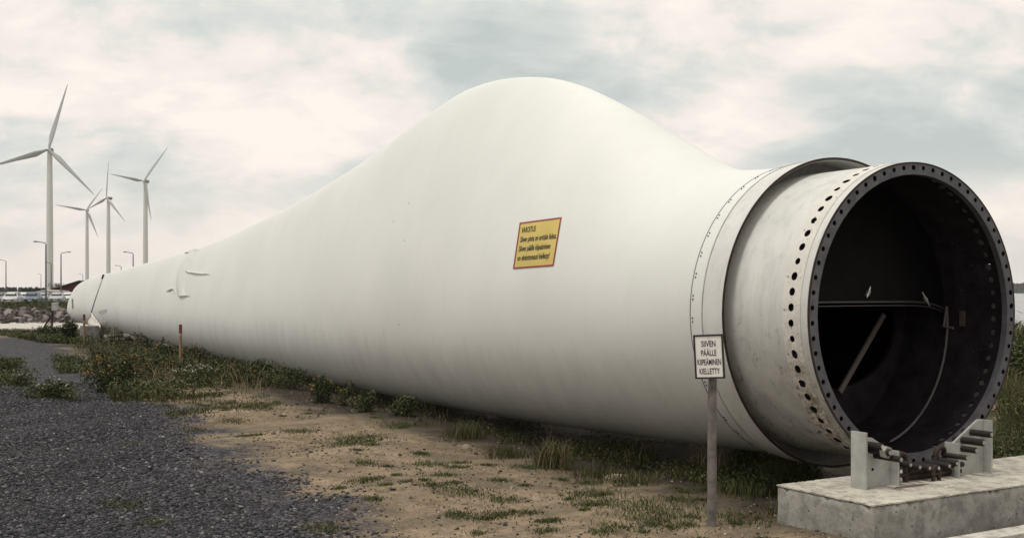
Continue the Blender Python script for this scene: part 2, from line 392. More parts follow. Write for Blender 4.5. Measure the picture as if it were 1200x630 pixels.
def pchip(xs, ys, q):
    xs = np.asarray(xs); ys = np.asarray(ys); o = np.argsort(xs); xs = xs[o]; ys = ys[o]
    keep = np.insert(np.diff(xs) > 1e-3, 0, True); xs = xs[keep]; ys = ys[keep]
    h = np.diff(xs); dl = np.diff(ys)/h; m = np.zeros(len(xs)); m[0] = dl[0]; m[-1] = dl[-1]
    for i in range(1, len(xs)-1):
        if dl[i-1]*dl[i] > 0:
            w1 = 2*h[i]+h[i-1]; w2 = h[i]+2*h[i-1]; m[i] = (w1+w2)/(w1/dl[i-1]+w2/dl[i])
    q = np.clip(q, xs[0], xs[-1]); i = np.clip(np.searchsorted(xs, q)-1, 0, len(xs)-2); t = (q-xs[i])/h[i]
    return (2*t**3-3*t**2+1)*ys[i]+(t**3-2*t**2+t)*h[i]*m[i]+(-2*t**3+3*t**2)*ys[i+1]+(t**3-t**2)*h[i]*m[i+1]
S_END = min(ts.max(), bs.max())
print('blade end s', S_END, 'max top', tz.max())
def smooth1(v, n):
    k = np.hanning(n+2)[1:-1]; k /= k.sum(); return np.convolve(np.pad(v, n//2, mode='edge'), k, 'valid')
def blade_stations():
    q = np.linspace(1.0, S_END, 900)
    T = pchip(ts, tz, q); B = pchip(bs, bz, q)
    T2 = smooth1(T, 25); B2 = smooth1(B, 41)
    w = np.clip((S_END-q)/3, 0, 1); return q, T2*w+T*(1-w), B2*w+B*(1-w)
QS, QT, QB = blade_stations()
def section(s, N=96):
    t = float(np.interp(s, QS, QT)); b = float(np.interp(s, QS, QB)); ch = max(t-b, .02)
    m = min(1, max(0, (s-1.2)/4.6)); m = m*m*(3-2*m)
    ratio = np.interp(s, [1, 3, 6, 12, 25, 36], [1.0, .80, .50, .40, .36, .34])
    circ_w = min(ch, 2*RB)*.5
    out = []
    for k in range(N):
        ph = TAU*k/N; c = (1-math.cos(ph))/2; sg = 1 if ph < PI else -1
        circ = math.sqrt(max(c*(1-c), 0))*2*circ_w if m < 1 else 0
        foil = 5*ratio*ch*(.2969*math.sqrt(c)-.126*c-.3516*c*c+.2843*c**3-.1015*c**4)
        ell = math.sqrt(max(c*(1-c), 0))*ch*ratio
        hw = circ*(1-m)+(foil*.80+ell*.20)*m
        out.append(P(s, -sg*hw, b+ch*c))
    return out
def make_blade():
    root = empty('wind_turbine_blade', P(0, 0, 0), 0, 'huge white wind turbine blade lying on its edge across the sandy ground', 'turbine blade')
    ss = list(np.linspace(1.17, 8, 70))+list(np.linspace(8, S_END-3, 90))[1:]+list(S_END-3*(1-np.linspace(0, 1, 40)[1:])**1.6)
    ss[-1] = S_END-.005
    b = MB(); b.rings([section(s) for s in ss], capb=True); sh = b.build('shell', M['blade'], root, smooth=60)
    # collar at the root end of the shell
    def ringprof(prof, n=160, closed=True):
        m = MB(); rr = []
        for (s, r) in prof: rr.append([P(s, r*math.cos(TAU*k/n), CZ+r*math.sin(TAU*k/n)) for k in range(n)])
        if closed: rr.append(rr[0])
        m.rings(rr); return m
    ringprof([(.80, 1.268), (1.03, 1.262), (1.03, 1.250), (.80, 1.256)]).build('collar', M['steel'], root, smooth=35)
    ringprof([(.785, 1.274), (.815, 1.274), (.815, 1.254), (.785, 1.254)]).build('collar_lip', M['steel'], root, smooth=35)
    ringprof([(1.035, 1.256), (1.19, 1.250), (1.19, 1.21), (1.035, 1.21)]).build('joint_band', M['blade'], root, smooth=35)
    ringprof([(1.02, 1.252), (1.03, 1.252), (1.03, 1.10), (1.02, 1.10)]).build('collar_floor', M['strap'], root)  # floor coloured dark to paint the shade inside the gap
    ringprof([(1.031, 1.2665), (1.040, 1.2665), (1.040, 1.24), (1.031, 1.24)]).build('dark_joint', M['galv'], root, smooth=35)
    ringprof([(1.19, 1.2525), (1.198, 1.2525), (1.198, 1.23), (1.19, 1.23)]).build('sealant_line', M['strap'], root, smooth=35)
    ringprof([(.781, 1.277), (.7845, 1.277), (.7845, 1.256), (.781, 1.256)]).build('lip_edge', M['rust'], root, smooth=35)
    m = MB()
    for k in range(44):
        a = TAU*(k+.3)/44
        for ds in (-.0, .03):
            e = Vector(P(0, math.cos(a), math.sin(a)))-P(0, 0, 0); c = P(1.165, 0, CZ)+e*1.252
            tt = (Vector(P(0, -math.sin(a), math.cos(a)))-P(0, 0, 0)); c += tt*(ds-.015)
            m.tube([c-e*.004, c+e*.004], .0065, 7)
    tag(m.build('fasteners', M['rust'], root), kind='stuff')
    return root, sh
BLADE, SHELL = make_blade()
bpy.context.view_layer.update()
def bvh_of(o):
    me = o.data; off = wloc(o); return BVHTree.FromPolygons([v.co+off for v in me.vertices], [tuple(p.vertices) for p in me.polygons])
BV = bvh_of(SHELL)
def hit(px, py, off=.004):
    r = ray(px, py).normalized(); h = BV.ray_cast(Vector((0, 0, EYE)), r)
    if h[0] is None: return None
    n = h[1]; n = n if n.dot(r) < 0 else -n
    return h[0]+n*off

# ------------------------------------------------------------------ root cylinder with real bolt holes
NH = 64
def hole_cells(mb_front, mb_wall, fa, fb, b0, b1, bc, hb, ha, skip=(), n=4):
    """fa(angle,b) front surface point, fb the back one; hole half sizes ha (angle), hb (b)"""
    for k in range(NH):
        ac = TAU*(k+.5)/NH; da = PI/NH; pts = []
        for e in range(4):
            for i in range(n):
                t = -1+2*i/n
                pts.append([(t, -1), (1, t), (-t, 1), (-1, -t)][e])
        out = [(ac+x*da, (b0+b1)/2+y*(b1-b0)/2) for x, y in pts]; hol = []
        jag = random.random() < .16; jz = random.uniform(.80, 1.06) if ha > .02 else 1
        for (a, b) in out:
            an = math.atan2((b-bc)/hb, (a-ac)/ha); j = jz*(1+(random.uniform(-.05, .34) if jag else 0))
            hol.append((ac+math.cos(an)*ha*j, bc+math.sin(an)*hb*j))
        N_ = len(out); of = [fa(*q) for q in out]; hf = [fa(*q) for q in hol]; hbk = [fb(*q) for q in hol]; ob = [fb(*q) for q in out]
        mb_front.add(of+hf, [(i, (i+1) % N_, N_+(i+1) % N_, N_+i) for i in range(N_)])
        mb_wall.add(hf+hbk, [(i, (i+1) % N_, N_+(i+1) % N_, N_+i) for i in range(N_)])
        mb_wall.add(ob+hbk, [(i, N_+i, N_+(i+1) % N_, (i+1) % N_) for i in range(N_)])
RC = 1.158
def cyl(s, r, a): return P(s, r*math.cos(a), CZ+r*math.sin(a))
def add_ring(m, prof, n=192, closed=False):
    rr = [[cyl(s, r, TAU*k/n) for k in range(n)] for s, r in prof]
    if closed: rr.append(rr[0])
    m.rings(rr)
def make_root():
    g = empty('blade_root_adapter', P(0, 0, CZ), 0, 'dirty white steel root cylinder with bolt holes at the open near end of the blade', 'steel cylinder')
    m = MB(); add_ring(m, [(.252, RC), (.30, RC), (.80, RC), (1.05, RC), (1.05, RC-.03)])
    m.build('cylinder_wall', M['steel'], g, smooth=35)
    m = MB(); add_ring(m, [(.010, RC), (.076, RC)]); m.build('rim_strip', M['steel'], g, smooth=35)
    m = MB(); add_ring(m, [(-.002, RC-.012), (-.002, RC+.002), (.006, RC+.002), (.006, RC-.01)]); m.build('rusty_edge', M['rust'], g, smooth=35)
    f = MB(); w = MB()
    hole_cells(f, w, lambda a, b: cyl(b, RC+.006, a), lambda a, b: cyl(b, RC-.045, a), .076, .252, .165, .028, .031/RC)
    add_ring(f, [(.076, RC), (.076, RC+.006)]); add_ring(f, [(.252, RC), (.252, RC+.006)])
    pl = MB()
    for k in range(NH):
        a = TAU*(k+.5)/NH; n = 10; rr_ = .026*random.uniform(.85, 1.05)
        pl.add([cyl(.165+rr_*math.cos(TAU*i/n), RC-.036-.004*math.cos(k*2.3), a+rr_/RC*math.sin(TAU*i/n)) for i in range(n)], [tuple(range(n))])
    tag(pl.build('barrel_nuts', M['nut'], g), kind='stuff')
    f.build('hole_band', M['band'], g, smooth=35); w.build('inner_band', M['inner'], g, smooth=35)
    f = MB(); w = MB(); RI = 1.065
    hole_cells(f, w, lambda a, b: cyl(0, b, a), lambda a, b: cyl(.05, b, a), RI, RC-.006, 1.118, .0185, .0185/1.12)
    add_ring(f, [(0, RC-.006), (.010, RC)]); add_ring(f, [(0, RI), (.05, RI)]); add_ring(f, [(.05, RI), (.05, RC-.02)])
    f.build('bolt_flange', M['flange'], g, smooth=30); w.build('bolt_hole_walls', M['inner'], g)
    # inner lining
    m = MB(); add_ring(m, [(.05, RC-.045), (.076, RC-.045)]); add_ring(m, [(.252, RC-.045), (.60, RC-.05), (1.05, RC-.06), (1.06, RC-.06)])
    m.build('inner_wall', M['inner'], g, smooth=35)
    m = MB(); n = 64; rw = RC-.055
    outer = [cyl(1.05, rw, TAU*k/n) for k in range(n)]
    inner = [P(1.05, .2+.78*math.cos(TAU*k/n), 1.33+.56*math.sin(TAU*k/n)) for k in range(n)]
    m.add(outer+inner, [(k, (k+1) % n, n+(k+1) % n, n+k) for k in range(n)])
    in2 = [P(1.09, .2+.78*math.cos(TAU*k/n), 1.33+.56*math.sin(TAU*k/n)) for k in range(n)]
    m.add(inner+in2, [(k, (k+1) % n, n+(k+1) % n, n+k) for k in range(n)])
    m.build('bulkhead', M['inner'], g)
    # upper closing panel with a rolled lower edge
    m = MB(); pts = []; z0 = 1.52; a0 = math.asin((z0-CZ)/rw)
    for k in range(33):
        a = a0+(PI-2*a0)*k/32; pts.append(P(.64, rw*math.cos(a), CZ+rw*math.sin(a)))
    edge = []
    for k in range(17):
        u = -math.cos(a0)*rw+2*math.cos(a0)*rw*k/16; edge.append(P(.64-.16*(1-(u/rw)**2), u, z0-.075*abs(u/rw)**5))
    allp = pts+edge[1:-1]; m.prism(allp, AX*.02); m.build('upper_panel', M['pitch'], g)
    m = MB(); add_ring(m, [(1.10, RC-.06), (2.6, RC-.06), (2.6, .01)]); m.build('added_dark_tube', M['pitch'], g, smooth=35)  # black tube added to keep the hollow beyond the bulkhead dark
    m = MB(); m.tube([p-AX*.004 for p in edge], .0095, 8); m.tube([p-AX*.006-Vector((0, 0, .03)) for p in edge], .006, 8); m.build('panel_rim', M['rimdark'], g, smooth=60)
    for (px, py, ln, tl) in ((1018, 342, .10, 25), (1085, 350, .15, -38)):
        c = on_s(px, py, .50); dirn = (DX*math.sin(R(-tl))*-1+Vector((0, 0, 1))*math.cos(R(tl))) if tl > 0 else (DX*math.sin(R(tl))+Vector((0, 0, 1))*math.cos(R(tl)))
        mm = MB(); mm.tube([c-dirn*ln*.5, c-dirn*ln*.1, c+dirn*ln*.12, c+dirn*ln*.5], [.004, .008, .010, .004], 8)
        cl = mm.build('toggle_clamp', M['bright'], g, smooth=50)
        m2 = MB(); m2.box(c-dirn*.012+AX*.006, (.026, .02, .040), DX, AX, dirn); m2.tube([c-AX*.015, c+AX*.02], .008, 8)
        m2.build('clamp_body', M['bright'], cl)
    m = MB(); p0 = on_s(1036, 368, 1.02); p1 = on_s(984, 459, 1.02); dd = (p1-p0).normalized(); sd_ = AX.cross(dd).normalized()
    m.box((p0+p1)/2, ((p1-p0).length, .045, .02), dd, sd_, AX); m.build('diagonal_strut', simple('dull_strut', (.13, .112, .10), .6), g)
    m = MB(); path = [on_s(1117, 384, .45), on_s(1106, 383, .55)]
    for k in range(14):
        a = R(2-78*k/13); path.append(cyl(.60-.10*k/13, rw-.018, a))
    m.tube(path, .011, 8); m.build('cable', simple('dull_cable', (.11, .10, .10), .6), g, smooth=60)
    m = MB(); m.box(cyl(.44, rw-.02, R(-3)), (.03, .04, .13), DX, AX); m.build('junction_box', simple('dull_box', (.07, .055, .048), .6), g)
    m = MB()
    for px in (958, 965, 972): m.tube([on_s(px+14, 325, .60), on_s(px+14, 352, .60)], .008, 6)
    m.build('grab_rail', M['stud'], g)
make_root()

# ------------------------------------------------------------------ writing
def text_mesh(txt, size=1.0, align='LEFT'):
    c = bpy.data.curves.new('t', 'FONT'); c.body = txt; c.size = size; c.align_x = align; c.resolution_u = 3; c.offset = .012
    o = bpy.data.objects.new('t', c); COL.objects.link(o); bpy.context.view_layer.update()
    me = bpy.data.meshes.new_from_object(o.evaluated_get(bpy.context.evaluated_depsgraph_get()))
    v = [x.co.copy() for x in me.vertices]; f = [tuple(p.vertices) for p in me.polygons]
    bpy.data.objects.remove(o); bpy.data.meshes.remove(me); return v, f
def make_label():
    q = [(601.5, 315), (649, 311.5), (658.5, 254.5), (609.5, 261)]     # bl br tr tl in the picture
    def uv(u, v, off):
        x = (q[0][0]*(1-u)+q[1][0]*u)*(1-v)+(q[3][0]*(1-u)+q[2][0]*u)*v
        y = (q[0][1]*(1-u)+q[1][1]*u)*(1-v)+(q[3][1]*(1-u)+q[2][1]*u)*v
        return hit(x, y, off)
    def grid(u0, u1, v0, v1, off, n=10):
        m = MB(); vs = [uv(u0+(u1-u0)*i/n, v0+(v1-v0)*j/n, off) for j in range(n+1) for i in range(n+1)]
        m.add(vs, [(j*(n+1)+i, j*(n+1)+i+1, (j+1)*(n+1)+i+1, (j+1)*(n+1)+i) for j in range(n) for i in range(n)]); return m
    lab = grid(0, 1, 0, 1, .003).build('warning_label', M['yellow'], BLADE)
    m = grid(0, 1, 0, .030, .006, 6)
    for a in ((0, 1, .970, 1), (0, .028, .03, .97), (.972, 1, .03, .97)):
        g = grid(*a, .006, 8); m.add(g.v, g.f)
    m.build('label_border', M['ink_red'], lab)
    for (t, w, y) in (('VAROITUS', .34, .80), ('Siiven pinta on erittäin liukas.', .88, .60), ('Siiven päälle kiipeäminen', .77, .40), ('on ehdottomasti kielletty!', .78, .20)):
        v, f = text_mesh(t); x1 = max(p.x for p in v); m = MB()
        m.add([uv(.075+p.x/x1*w, y-.03+p.y*.170, .006) for p in v], f); m.build('lettering', M['ink'], lab)
make_label()
def make_sign():
    b = gp(833, 616); b.z = gz(b); Y = b.y
    root = empty('warning_sign', b, 0, 'small black framed white notice on a grey wooden post in front of the blade root', 'sign')
    m = MB(); path = []; rs = []
    for k in range(9):
        t = k/8; path.append((b.x+.018*t+.004*math.sin(t*7), b.y, b.z-.15+(1.295+.15)*t)); rs.append(.034-.006*t+.001*math.sin(t*23))
    m.tube(path, rs, 14); m.build('post', M['wood'], root, smooth=50)
    c = at(831, 417.5, Y-.048); yaw = R(-24); rl = R(3.0)
    ex = Vector((math.cos(yaw), math.sin(yaw), 0)); n = Vector((math.sin(yaw), -math.cos(yaw), 0)); ez = Vector((0, 0, 1))
    ex, ez = ex*math.cos(rl)+ez*math.sin(rl), ez*math.cos(rl)-ex*math.sin(rl)
    w, h = .205, .300
    m = MB(); m.box(c, (w-.02, h-.02, .008), ex, ez, n); pn = m.build('notice_panel', M['white'], root)
    m = MB()
    for sg in (-1, 1):
        m.box(c+ez*sg*(h/2-.006), (w, .012, .016), ex, ez, n); m.box(c+ex*sg*(w/2-.006), (.012, h-.024, .016), ex, ez, n)
    m.build('frame', M['black'], root)
    for i, (t, tw) in enumerate((('SIIVEN', .098), ('PÄÄLLE', .105), ('KIIPEÄMINEN', .163), ('KIELLETTY', .140))):
        v, f = text_mesh(t); x0 = min(p.x for p in v); x1 = max(p.x for p in v); mm = MB(); zc = .088-.062*i
        mm.add([c+n*.006+ex*((p.x-x0)/(x1-x0)-.5)*tw+ez*(zc+(p.y-.35)*.056) for p in v], f)
        mm.build('lettering', M['ink'], pn)
    m = MB(); m.tube([c+n*.001+ez*(h/2+.004), c+n*.02+ez*(h/2+.004)], .006, 8); m.build('screw', M['bright'], root)
make_sign()

# ------------------------------------------------------------------ concrete block, brackets, studs
BT = .27
def chipped(m, c, size, cuts, amp):
    """a block whose corners and arrises are worn and chipped"""
    rr = random.Random(11); idx = {}; vs = []; fs = []; na, nb, nc = cuts
    def vert(i, j, k):
        if (i, j, k) in idx: return idx[i, j, k]
        on = (i in (0, na))+(j in (0, nb))+(k in (0, nc)); q = [i/na-.5, j/nb-.5, k/nc-.5]
        if on >= 2:
            ch = amp*(.25+.5*rr.random()+(1.6*rr.random() if rr.random() < .09 else 0))
            for a in range(3): q[a] -= math.copysign(min(ch/size[a], .3), q[a]) if (i in (0, na), j in (0, nb), k in (0, nc))[a] else 0
        idx[i, j, k] = len(vs); vs.append(c+DX*q[0]*size[0]+AX*q[1]*size[1]+Vector((0, 0, q[2]*size[2]))); return idx[i, j, k]
    for i in range(na):
        for j in range(nb):
            for k in (0, nc): fs.append((vert(i, j, k), vert(i+1, j, k), vert(i+1, j+1, k), vert(i, j+1, k)))
        for k in range(nc):
            for j in (0, nb): fs.append((vert(i, j, k), vert(i+1, j, k), vert(i+1, j, k+1), vert(i, j, k+1)))
    for j in range(nb):
        for k in range(nc):
            for i in (0, na): fs.append((vert(i, j, k), vert(i, j+1, k), vert(i, j+1, k+1), vert(i, j, k+1)))
    m.add(vs, fs)
def make_block():
    s0, s1, u0, u1 = -.90, -.04, -1.50, 1.62
    root = empty('concrete_support_block', P((s0+s1)/2, (u0+u1)/2, 0), 0, 'pitted concrete block carrying the steel brackets in front of the open blade root', 'concrete block')
    m = MB(); c = P((s0+s1)/2, (u0+u1)/2, (BT-.014-.12)/2); chipped(m, c, (u1-u0, s1-s0, BT-.014+.12), (110, 30, 14), .010); m.build('block', M['concrete'], root, smooth=50)
    m = MB(); m.box(P((s0+s1)/2, (u0+u1)/2, BT-.007), (u1-u0+.008, s1-s0+.008, .014), DX, AX) if 0 else chipped(m, P((s0+s1)/2, (u0+u1)/2, BT-.007), (u1-u0+.006, s1-s0+.006, .014), (150, 40, 1), .004); m.build('screed', M['screed'], root, smooth=50)
    return root
make_block()
m = MB(); m.box(P(-1.16, .35, .025), (3.4, .16, .05), DX, AX)
tag(m.build('white_kerb_board', M['pale'], origin=P(-1.16, .35, 0), bevel=.004), 'long white board lying on the ground along the front of the concrete block', 'board')
def stud_mb(p0, p1, r):
    m = MB(); d = (p1-p0).normalized(); m.tube([p0, p1-d*.004, p1], [r, r, r*.82], 12)
    return m
def bracket(ua, ub, s, tall_left, label, studs):
    b = P(s, (ua+ub)/2, BT); root = empty('anchor_bracket', b, 0, label, 'steel bracket', 'steel anchor brackets on the concrete block')
    Z1, Z2 = .385, .235
    if tall_left: pts = [(ua, 0), (ub, 0), (ub, Z2), (ua+.12, .335), (ua, .345)]
    else: pts = [(ua, 0), (ub, 0), (ub, Z1), (ub-.07, Z1), (ua, Z2)]
    m = MB(); m.prism([P(s, u, BT+z) for u, z in pts], AX*.018); m.build('web_plate', M['galv'], root, bevel=.002)
    ut, ue = (ua, ub) if tall_left else (ub, ua)
    m = MB(); m.box(P(s+.0, ut+(-.009 if tall_left else .009), BT+Z1/2), (.018, .13, Z1), DX, AX); m.build('tall_side_plate', M['galv'], root, bevel=.002)
    m = MB(); m.box(P(s, ue+(.009 if tall_left else -.009), BT+Z2/2), (.018, .12, Z2+.01), DX, AX); m.build('short_side_plate', M['galv'], root, bevel=.002)
    for (px, py, L_, r, nut) in studs:
        p1 = on_s(px, py, s-L_); p0 = p1+AX*(L_+.07)
        o = stud_mb(p0, p1, r).build('stud', M['stud'], root, smooth=40)
        e = MB(); e.tube([p1-AX*.0005, p1-AX*.004], r*.62, 12); e.build('stud_end', M['bright'], o)
        if nut: e = MB(); e.tube([p1+AX*.055, p1+AX*.015], r*1.7, 6); e.build('nut', M['bright'], o)
    m = MB(); u = (ua+ub)/2-.03; m.tube([P(s-.002, u, BT+.12), P(s-.003, u, BT+.12)], .011, 10); m.build('plate_hole', M['inner'], root)
bracket(-1.13, -.83, -.45, True, 'grey steel bracket holding two thick studs on the left of the concrete block',
        [(1034, 523, .13, .023, False), (1043, 530, .17, .025, True), (1056, 538, .22, .022, False)])
bracket(-.14, .20, -.42, False, 'grey steel bracket with four protruding dark studs right of the shackles',
        [(1162, 509, .17, .024, False), (1153, 518.5, .18, .026, False), (1144, 527.5, .12, .022, False), (1133, 536, .13, .018, False)])
studs = [(1067, 544.3, 'dark stud with bright end beside the left shackle'), (1078, 547, 'first short dark stud between the two shackles'), (1089.5, 548, 'second short dark stud between the two shackles'),
         (1100, 548, 'dark stud over the low shackle in the middle'), (1112.5, 545.5, 'dark stud in front of the right shackle'), (1121.5, 542.5, 'dark stud closest to the right bracket')]
for px, py, lab in studs:
    p1 = on_s(px, py, -.52); p0 = p1+AX*.20
    r = empty('threaded_stud', (p0+p1)/2, 0, lab, 'stud', 'loose studs lying on the concrete block')
    stud_mb(p0, p1, .023).build('shaft', M['stud'], r, smooth=40); e = MB(); e.tube([p1-AX*.0005, p1-AX*.004], .012, 12); e.build('stud_end', M['bright'], r)
m = MB(); pa = on_s(1060, 556, -.40); pb = on_s(1124, 551, -.40); pa.z = pb.z = BT+.028
m.tube([pa, pb], .026, 12); mm = MB(); mm.v = m.v; mm.f = m.f
pa2 = pa+Vector((0, 0, .05))-AX*.03; pb2 = pb+Vector((0, 0, .05))-AX*.03; mm.tube([pa2, pb2], .018, 10)
tag(mm.build('rusty_bar', M['rust'], origin=(pa+pb)/2-Vector((0, 0, .028)), smooth=40), 'rusty double bar lying under the row of loose studs', 'steel bar')
def shackle(px, py, s, h, w, r, label):
    top = on_s(px, py, s); base = top.copy(); base.z = BT
    root = empty('shackle', base, 0, label, 'shackle', 'rusty shackles on the concrete block'); pth = []
    tz_ = top.z-w/2
    pth.append(base-DX*w/2+Vector((0, 0, .002)))
    for k in range(9):
        a = PI-PI*k/8; pth.append(Vector((base.x, base.y, tz_))+DX*math.cos(a)*w/2+Vector((0, 0, math.sin(a)*w/2)))
    pth.append(base+DX*w/2+Vector((0, 0, .002)))
    m = MB(); m.tube(pth, r, 10); m.build('bow', M['rust'], root, smooth=50)
    m = MB(); m.tube([base-DX*(w/2+.03)+Vector((0, 0, .05)), base+DX*(w/2+.03)+Vector((0, 0, .05))], r*.8, 10); m.build('pin', M['rust'], root, smooth=50)
shackle(1056, 531, -.43, .2, .085, .019, 'tall rusty shackle standing beside the left grey bracket')
shackle(1102, 524, -.36, .2, .095, .020, 'tall rusty shackle standing near the right grey bracket')
shackle(1097, 546, -.50, .1, .060, .015, 'low rusty shackle at the front between the two tall ones')
# rust stain below them is a thin washed-out film on the concrete
m = MB(); cc = gp(1068, 569, BT); n = 18
m.add([cc+DX*.16*math.cos(TAU*k/n)*(1+.3*math.sin(3.1*k))+AX*.035*math.sin(TAU*k/n)+Vector((0, 0, .0015)) for k in range(n)], [tuple(range(n))])
tag(m.build('rust_flake_patch', simple('rust_dirt', (.12, .085, .06), .9, 0, .5, 30), origin=cc), 'dark rusty dirt patch on top of the concrete block', 'dirt')

# ------------------------------------------------------------------ things about the far end of the blade
def stake(px, pyb, pyt, w, label, lean=0.0):
    b = gp(px, pyb); b.z = gz(b); Y = b.y; top = EYE+(HOR-pyt)/F*Y
    root = empty('marker_stake', b, 0, label, 'marker stake', 'wooden marker stakes with red tops')
    h = top-b.z; m = MB(); m.tube([b-Vector((0, 0, .1)), b+Vector((lean, 0, h*.80))], w/2, 8); m.build('stake', M['stake'], root, smooth=50)
    m = MB(); m.tube([b+Vector((lean, 0, h*.80)), b+Vector((lean*1.2, 0, h))], w/2*1.08, 8); m.build('red_top', M['red'], root, smooth=50)
    m = MB(); m.tube([b+Vector((lean, 0, h*.74)), b+Vector((lean, 0, h*.80))], w/2*1.05, 8); m.build('pale_band', M['stake_pale'], root, smooth=50)
stake(211.5, 431, 380, .062, 'red topped wooden stake standing by the middle of the blade')
stake(98.5, 403, 368, .075, 'red topped wooden stake in front of the far tip of the blade')

def tip_things():
    c = gp(97, 399); w = Vector((1, 0, 0))
    m = MB(); m.box(c+Vector((0, .6, .20)), (.52, .6, .56), DX, AX)
    tag(m.build('tip_support_block', M['grey_conc'], origin=c, bevel=.02), 'grey concrete block propping up the far tip of the blade', 'concrete block')
    # strap hugging the far end of the shell
    pts = []
    for (x, y) in [(122, 322), (119, 330), (115.5, 340), (112, 350), (109.5, 358), (107, 366), (105.5, 373), (105, 379)]:
        h = hit(x, y+.8, .012)
        if h: pts.append(h)
    m = MB(); m.tube(pts, .018, 6); m.build('strap', M['galv'], BLADE, smooth=60)
    m = MB(); m.tube([pts[0]+Vector((0, 0, .02)), (pts[0]+pts[1])/2], .05, 8); m.build('strap_buckle', M['black'], BLADE)
    # tarp: crumpled sheet from the shell down to the ground
    n1, n2 = 26, 14; V = []; rnd = random.Random(4)
    for i in range(n1):
        t = i/(n1-1); yy = 37.9-2.3*t; g = at(106+52*t, 399-1.2*t, yy); xq = 108+46*t; yq = 366+60*t if t < .28 else 383+8*t
        top = hit(xq, yq, .03) or at(xq, yq, yy+.6)
        for j in range(n2):
            v = j/(n2-1); p = top.lerp(g, v); a = .20*math.sin(9*t*PI+v*5)+.14*math.sin(23*t+11*v)
            V.append(p+Vector((.06*math.sin(12*v+9*t)*math.sin(v*PI), -.25*math.sin(v*PI)*(.4+a), .03*math.sin(17*t+5*v)*math.sin(v*PI))))
    m = MB(); m.add(V, [(i*n2+j, i*n2+j+1, (i+1)*n2+j+1, (i+1)*n2+j) for i in range(n1-1) for j in range(n2-1)])
    o = m.build('crumpled_tarp', M['tarp'], origin=gp(130, 397), smooth=70); tag(o, 'crumpled white tarpaulin hanging under the far end of the blade', 'tarpaulin')
    sol = o.modifiers.new('solid', 'SOLIDIFY'); sol.thickness = .02
    # loose film ridges on the shell
    def ridge(name, pl, w, hgt):
        m = MB(); vs = []
        for k, (x, y) in enumerate(pl):
            t = k/(len(pl)-1); a = hit(x-w, y+.6, .0); b = hit(x, y, hgt*math.sin(PI*(.12+.8*t))+.004); c_ = hit(x+w*1.8, y+.8, .0)
            if a and b and c_: vs += [a, b, c_]
        n = len(vs)//3; fs = []
        for i in range(n-1):
            for j in range(2): fs.append((i*3+j, i*3+j+1, i*3+j+4, i*3+j+3))
        m.add(vs, fs); m.build(name, M['film'], BLADE, smooth=60)
    ridge('loose_film', [(226, 294), (222, 300), (217, 308), (214, 316), (211, 324), (210, 334), (210.5, 342), (213, 347), (218, 346)], 3.4, 0.09)
    ridge('film_fold', [(216, 316), (222, 319), (229, 320), (236, 321), (243, 321)], 2.40, 0.040)
    ridge('film_fold', [(196, 341), (199, 340), (203, 338), (205, 343)], 1.28, 0.035)
    ridge('film_fold', [(219, 296), (224, 292.5), (229, 292)], 3.20, 0.080)
    # patch
    q = [(116, 364), (126, 362), (126, 377), (114, 378)]
    m = MB(); m.add([hit(x, y, .012) for x, y in q], [(0, 1, 2, 3)]); m.build('grey_patch', simple('grey_patch', (.52, .52, .48), .6), BLADE)
    q = [(84.5, 350), (86, 350), (86.5, 361), (85, 361)]
    h = [hit(x, y, .02) for x, y in q]
    if all(h): m = MB(); m.add(h, [(0, 1, 2, 3)]); m.build('small_marking', M['strap'], BLADE)
tip_things()

# pale slab in front of the rocks, tripod post
m = MB(); a = gp(4, 386); b = gp(120, 386); a2 = gp(-30, 377.2); b2 = gp(120, 376)
a, b, a2, b2 = gp(-80, 387), gp(112, 386.5), gp(-80, 383), gp(112, 374.5)
U = Vector((0, 0, 1)); m.add([a, b, b2, a2, a+U*.05, b+U*.10, b2+U*.40, a2+U*.16], [(0, 1, 2, 3), (4, 5, 6, 7), (0, 1, 5, 4), (1, 2, 6, 5), (2, 3, 7, 6), (3, 0, 4, 7)])
tag(m.build('pale_concrete_slab', M['pale'], origin=(a+b)/2, bevel=.01), 'pale concrete slab lying on the ground in front of the rock bank', 'concrete slab')
def post_tripod():
    b = gp(60, 393); b.z = gz(b); top = at(61.5, 363, b.y)
    root = empty('braced_post', b, 0, 'dark leaning braced post with a grey box on top before the rock bank', 'post')
    m = MB(); m.tube([b-Vector((0, 0, .1)), top], .045, 8); m.build('post', M['bark'], root)
    f = at(46, 388, b.y+.3); f.z = 0; m = MB(); m.tube([f, top-Vector((0, 0, .12))], .035, 8); m.build('brace', M['bark'], root)
    m = MB(); m.box(at(64.5, 359, b.y-.04), (.20, .16, .30)); m.build('grey_box', M['galv'], root, bevel=.01)
post_tripod()

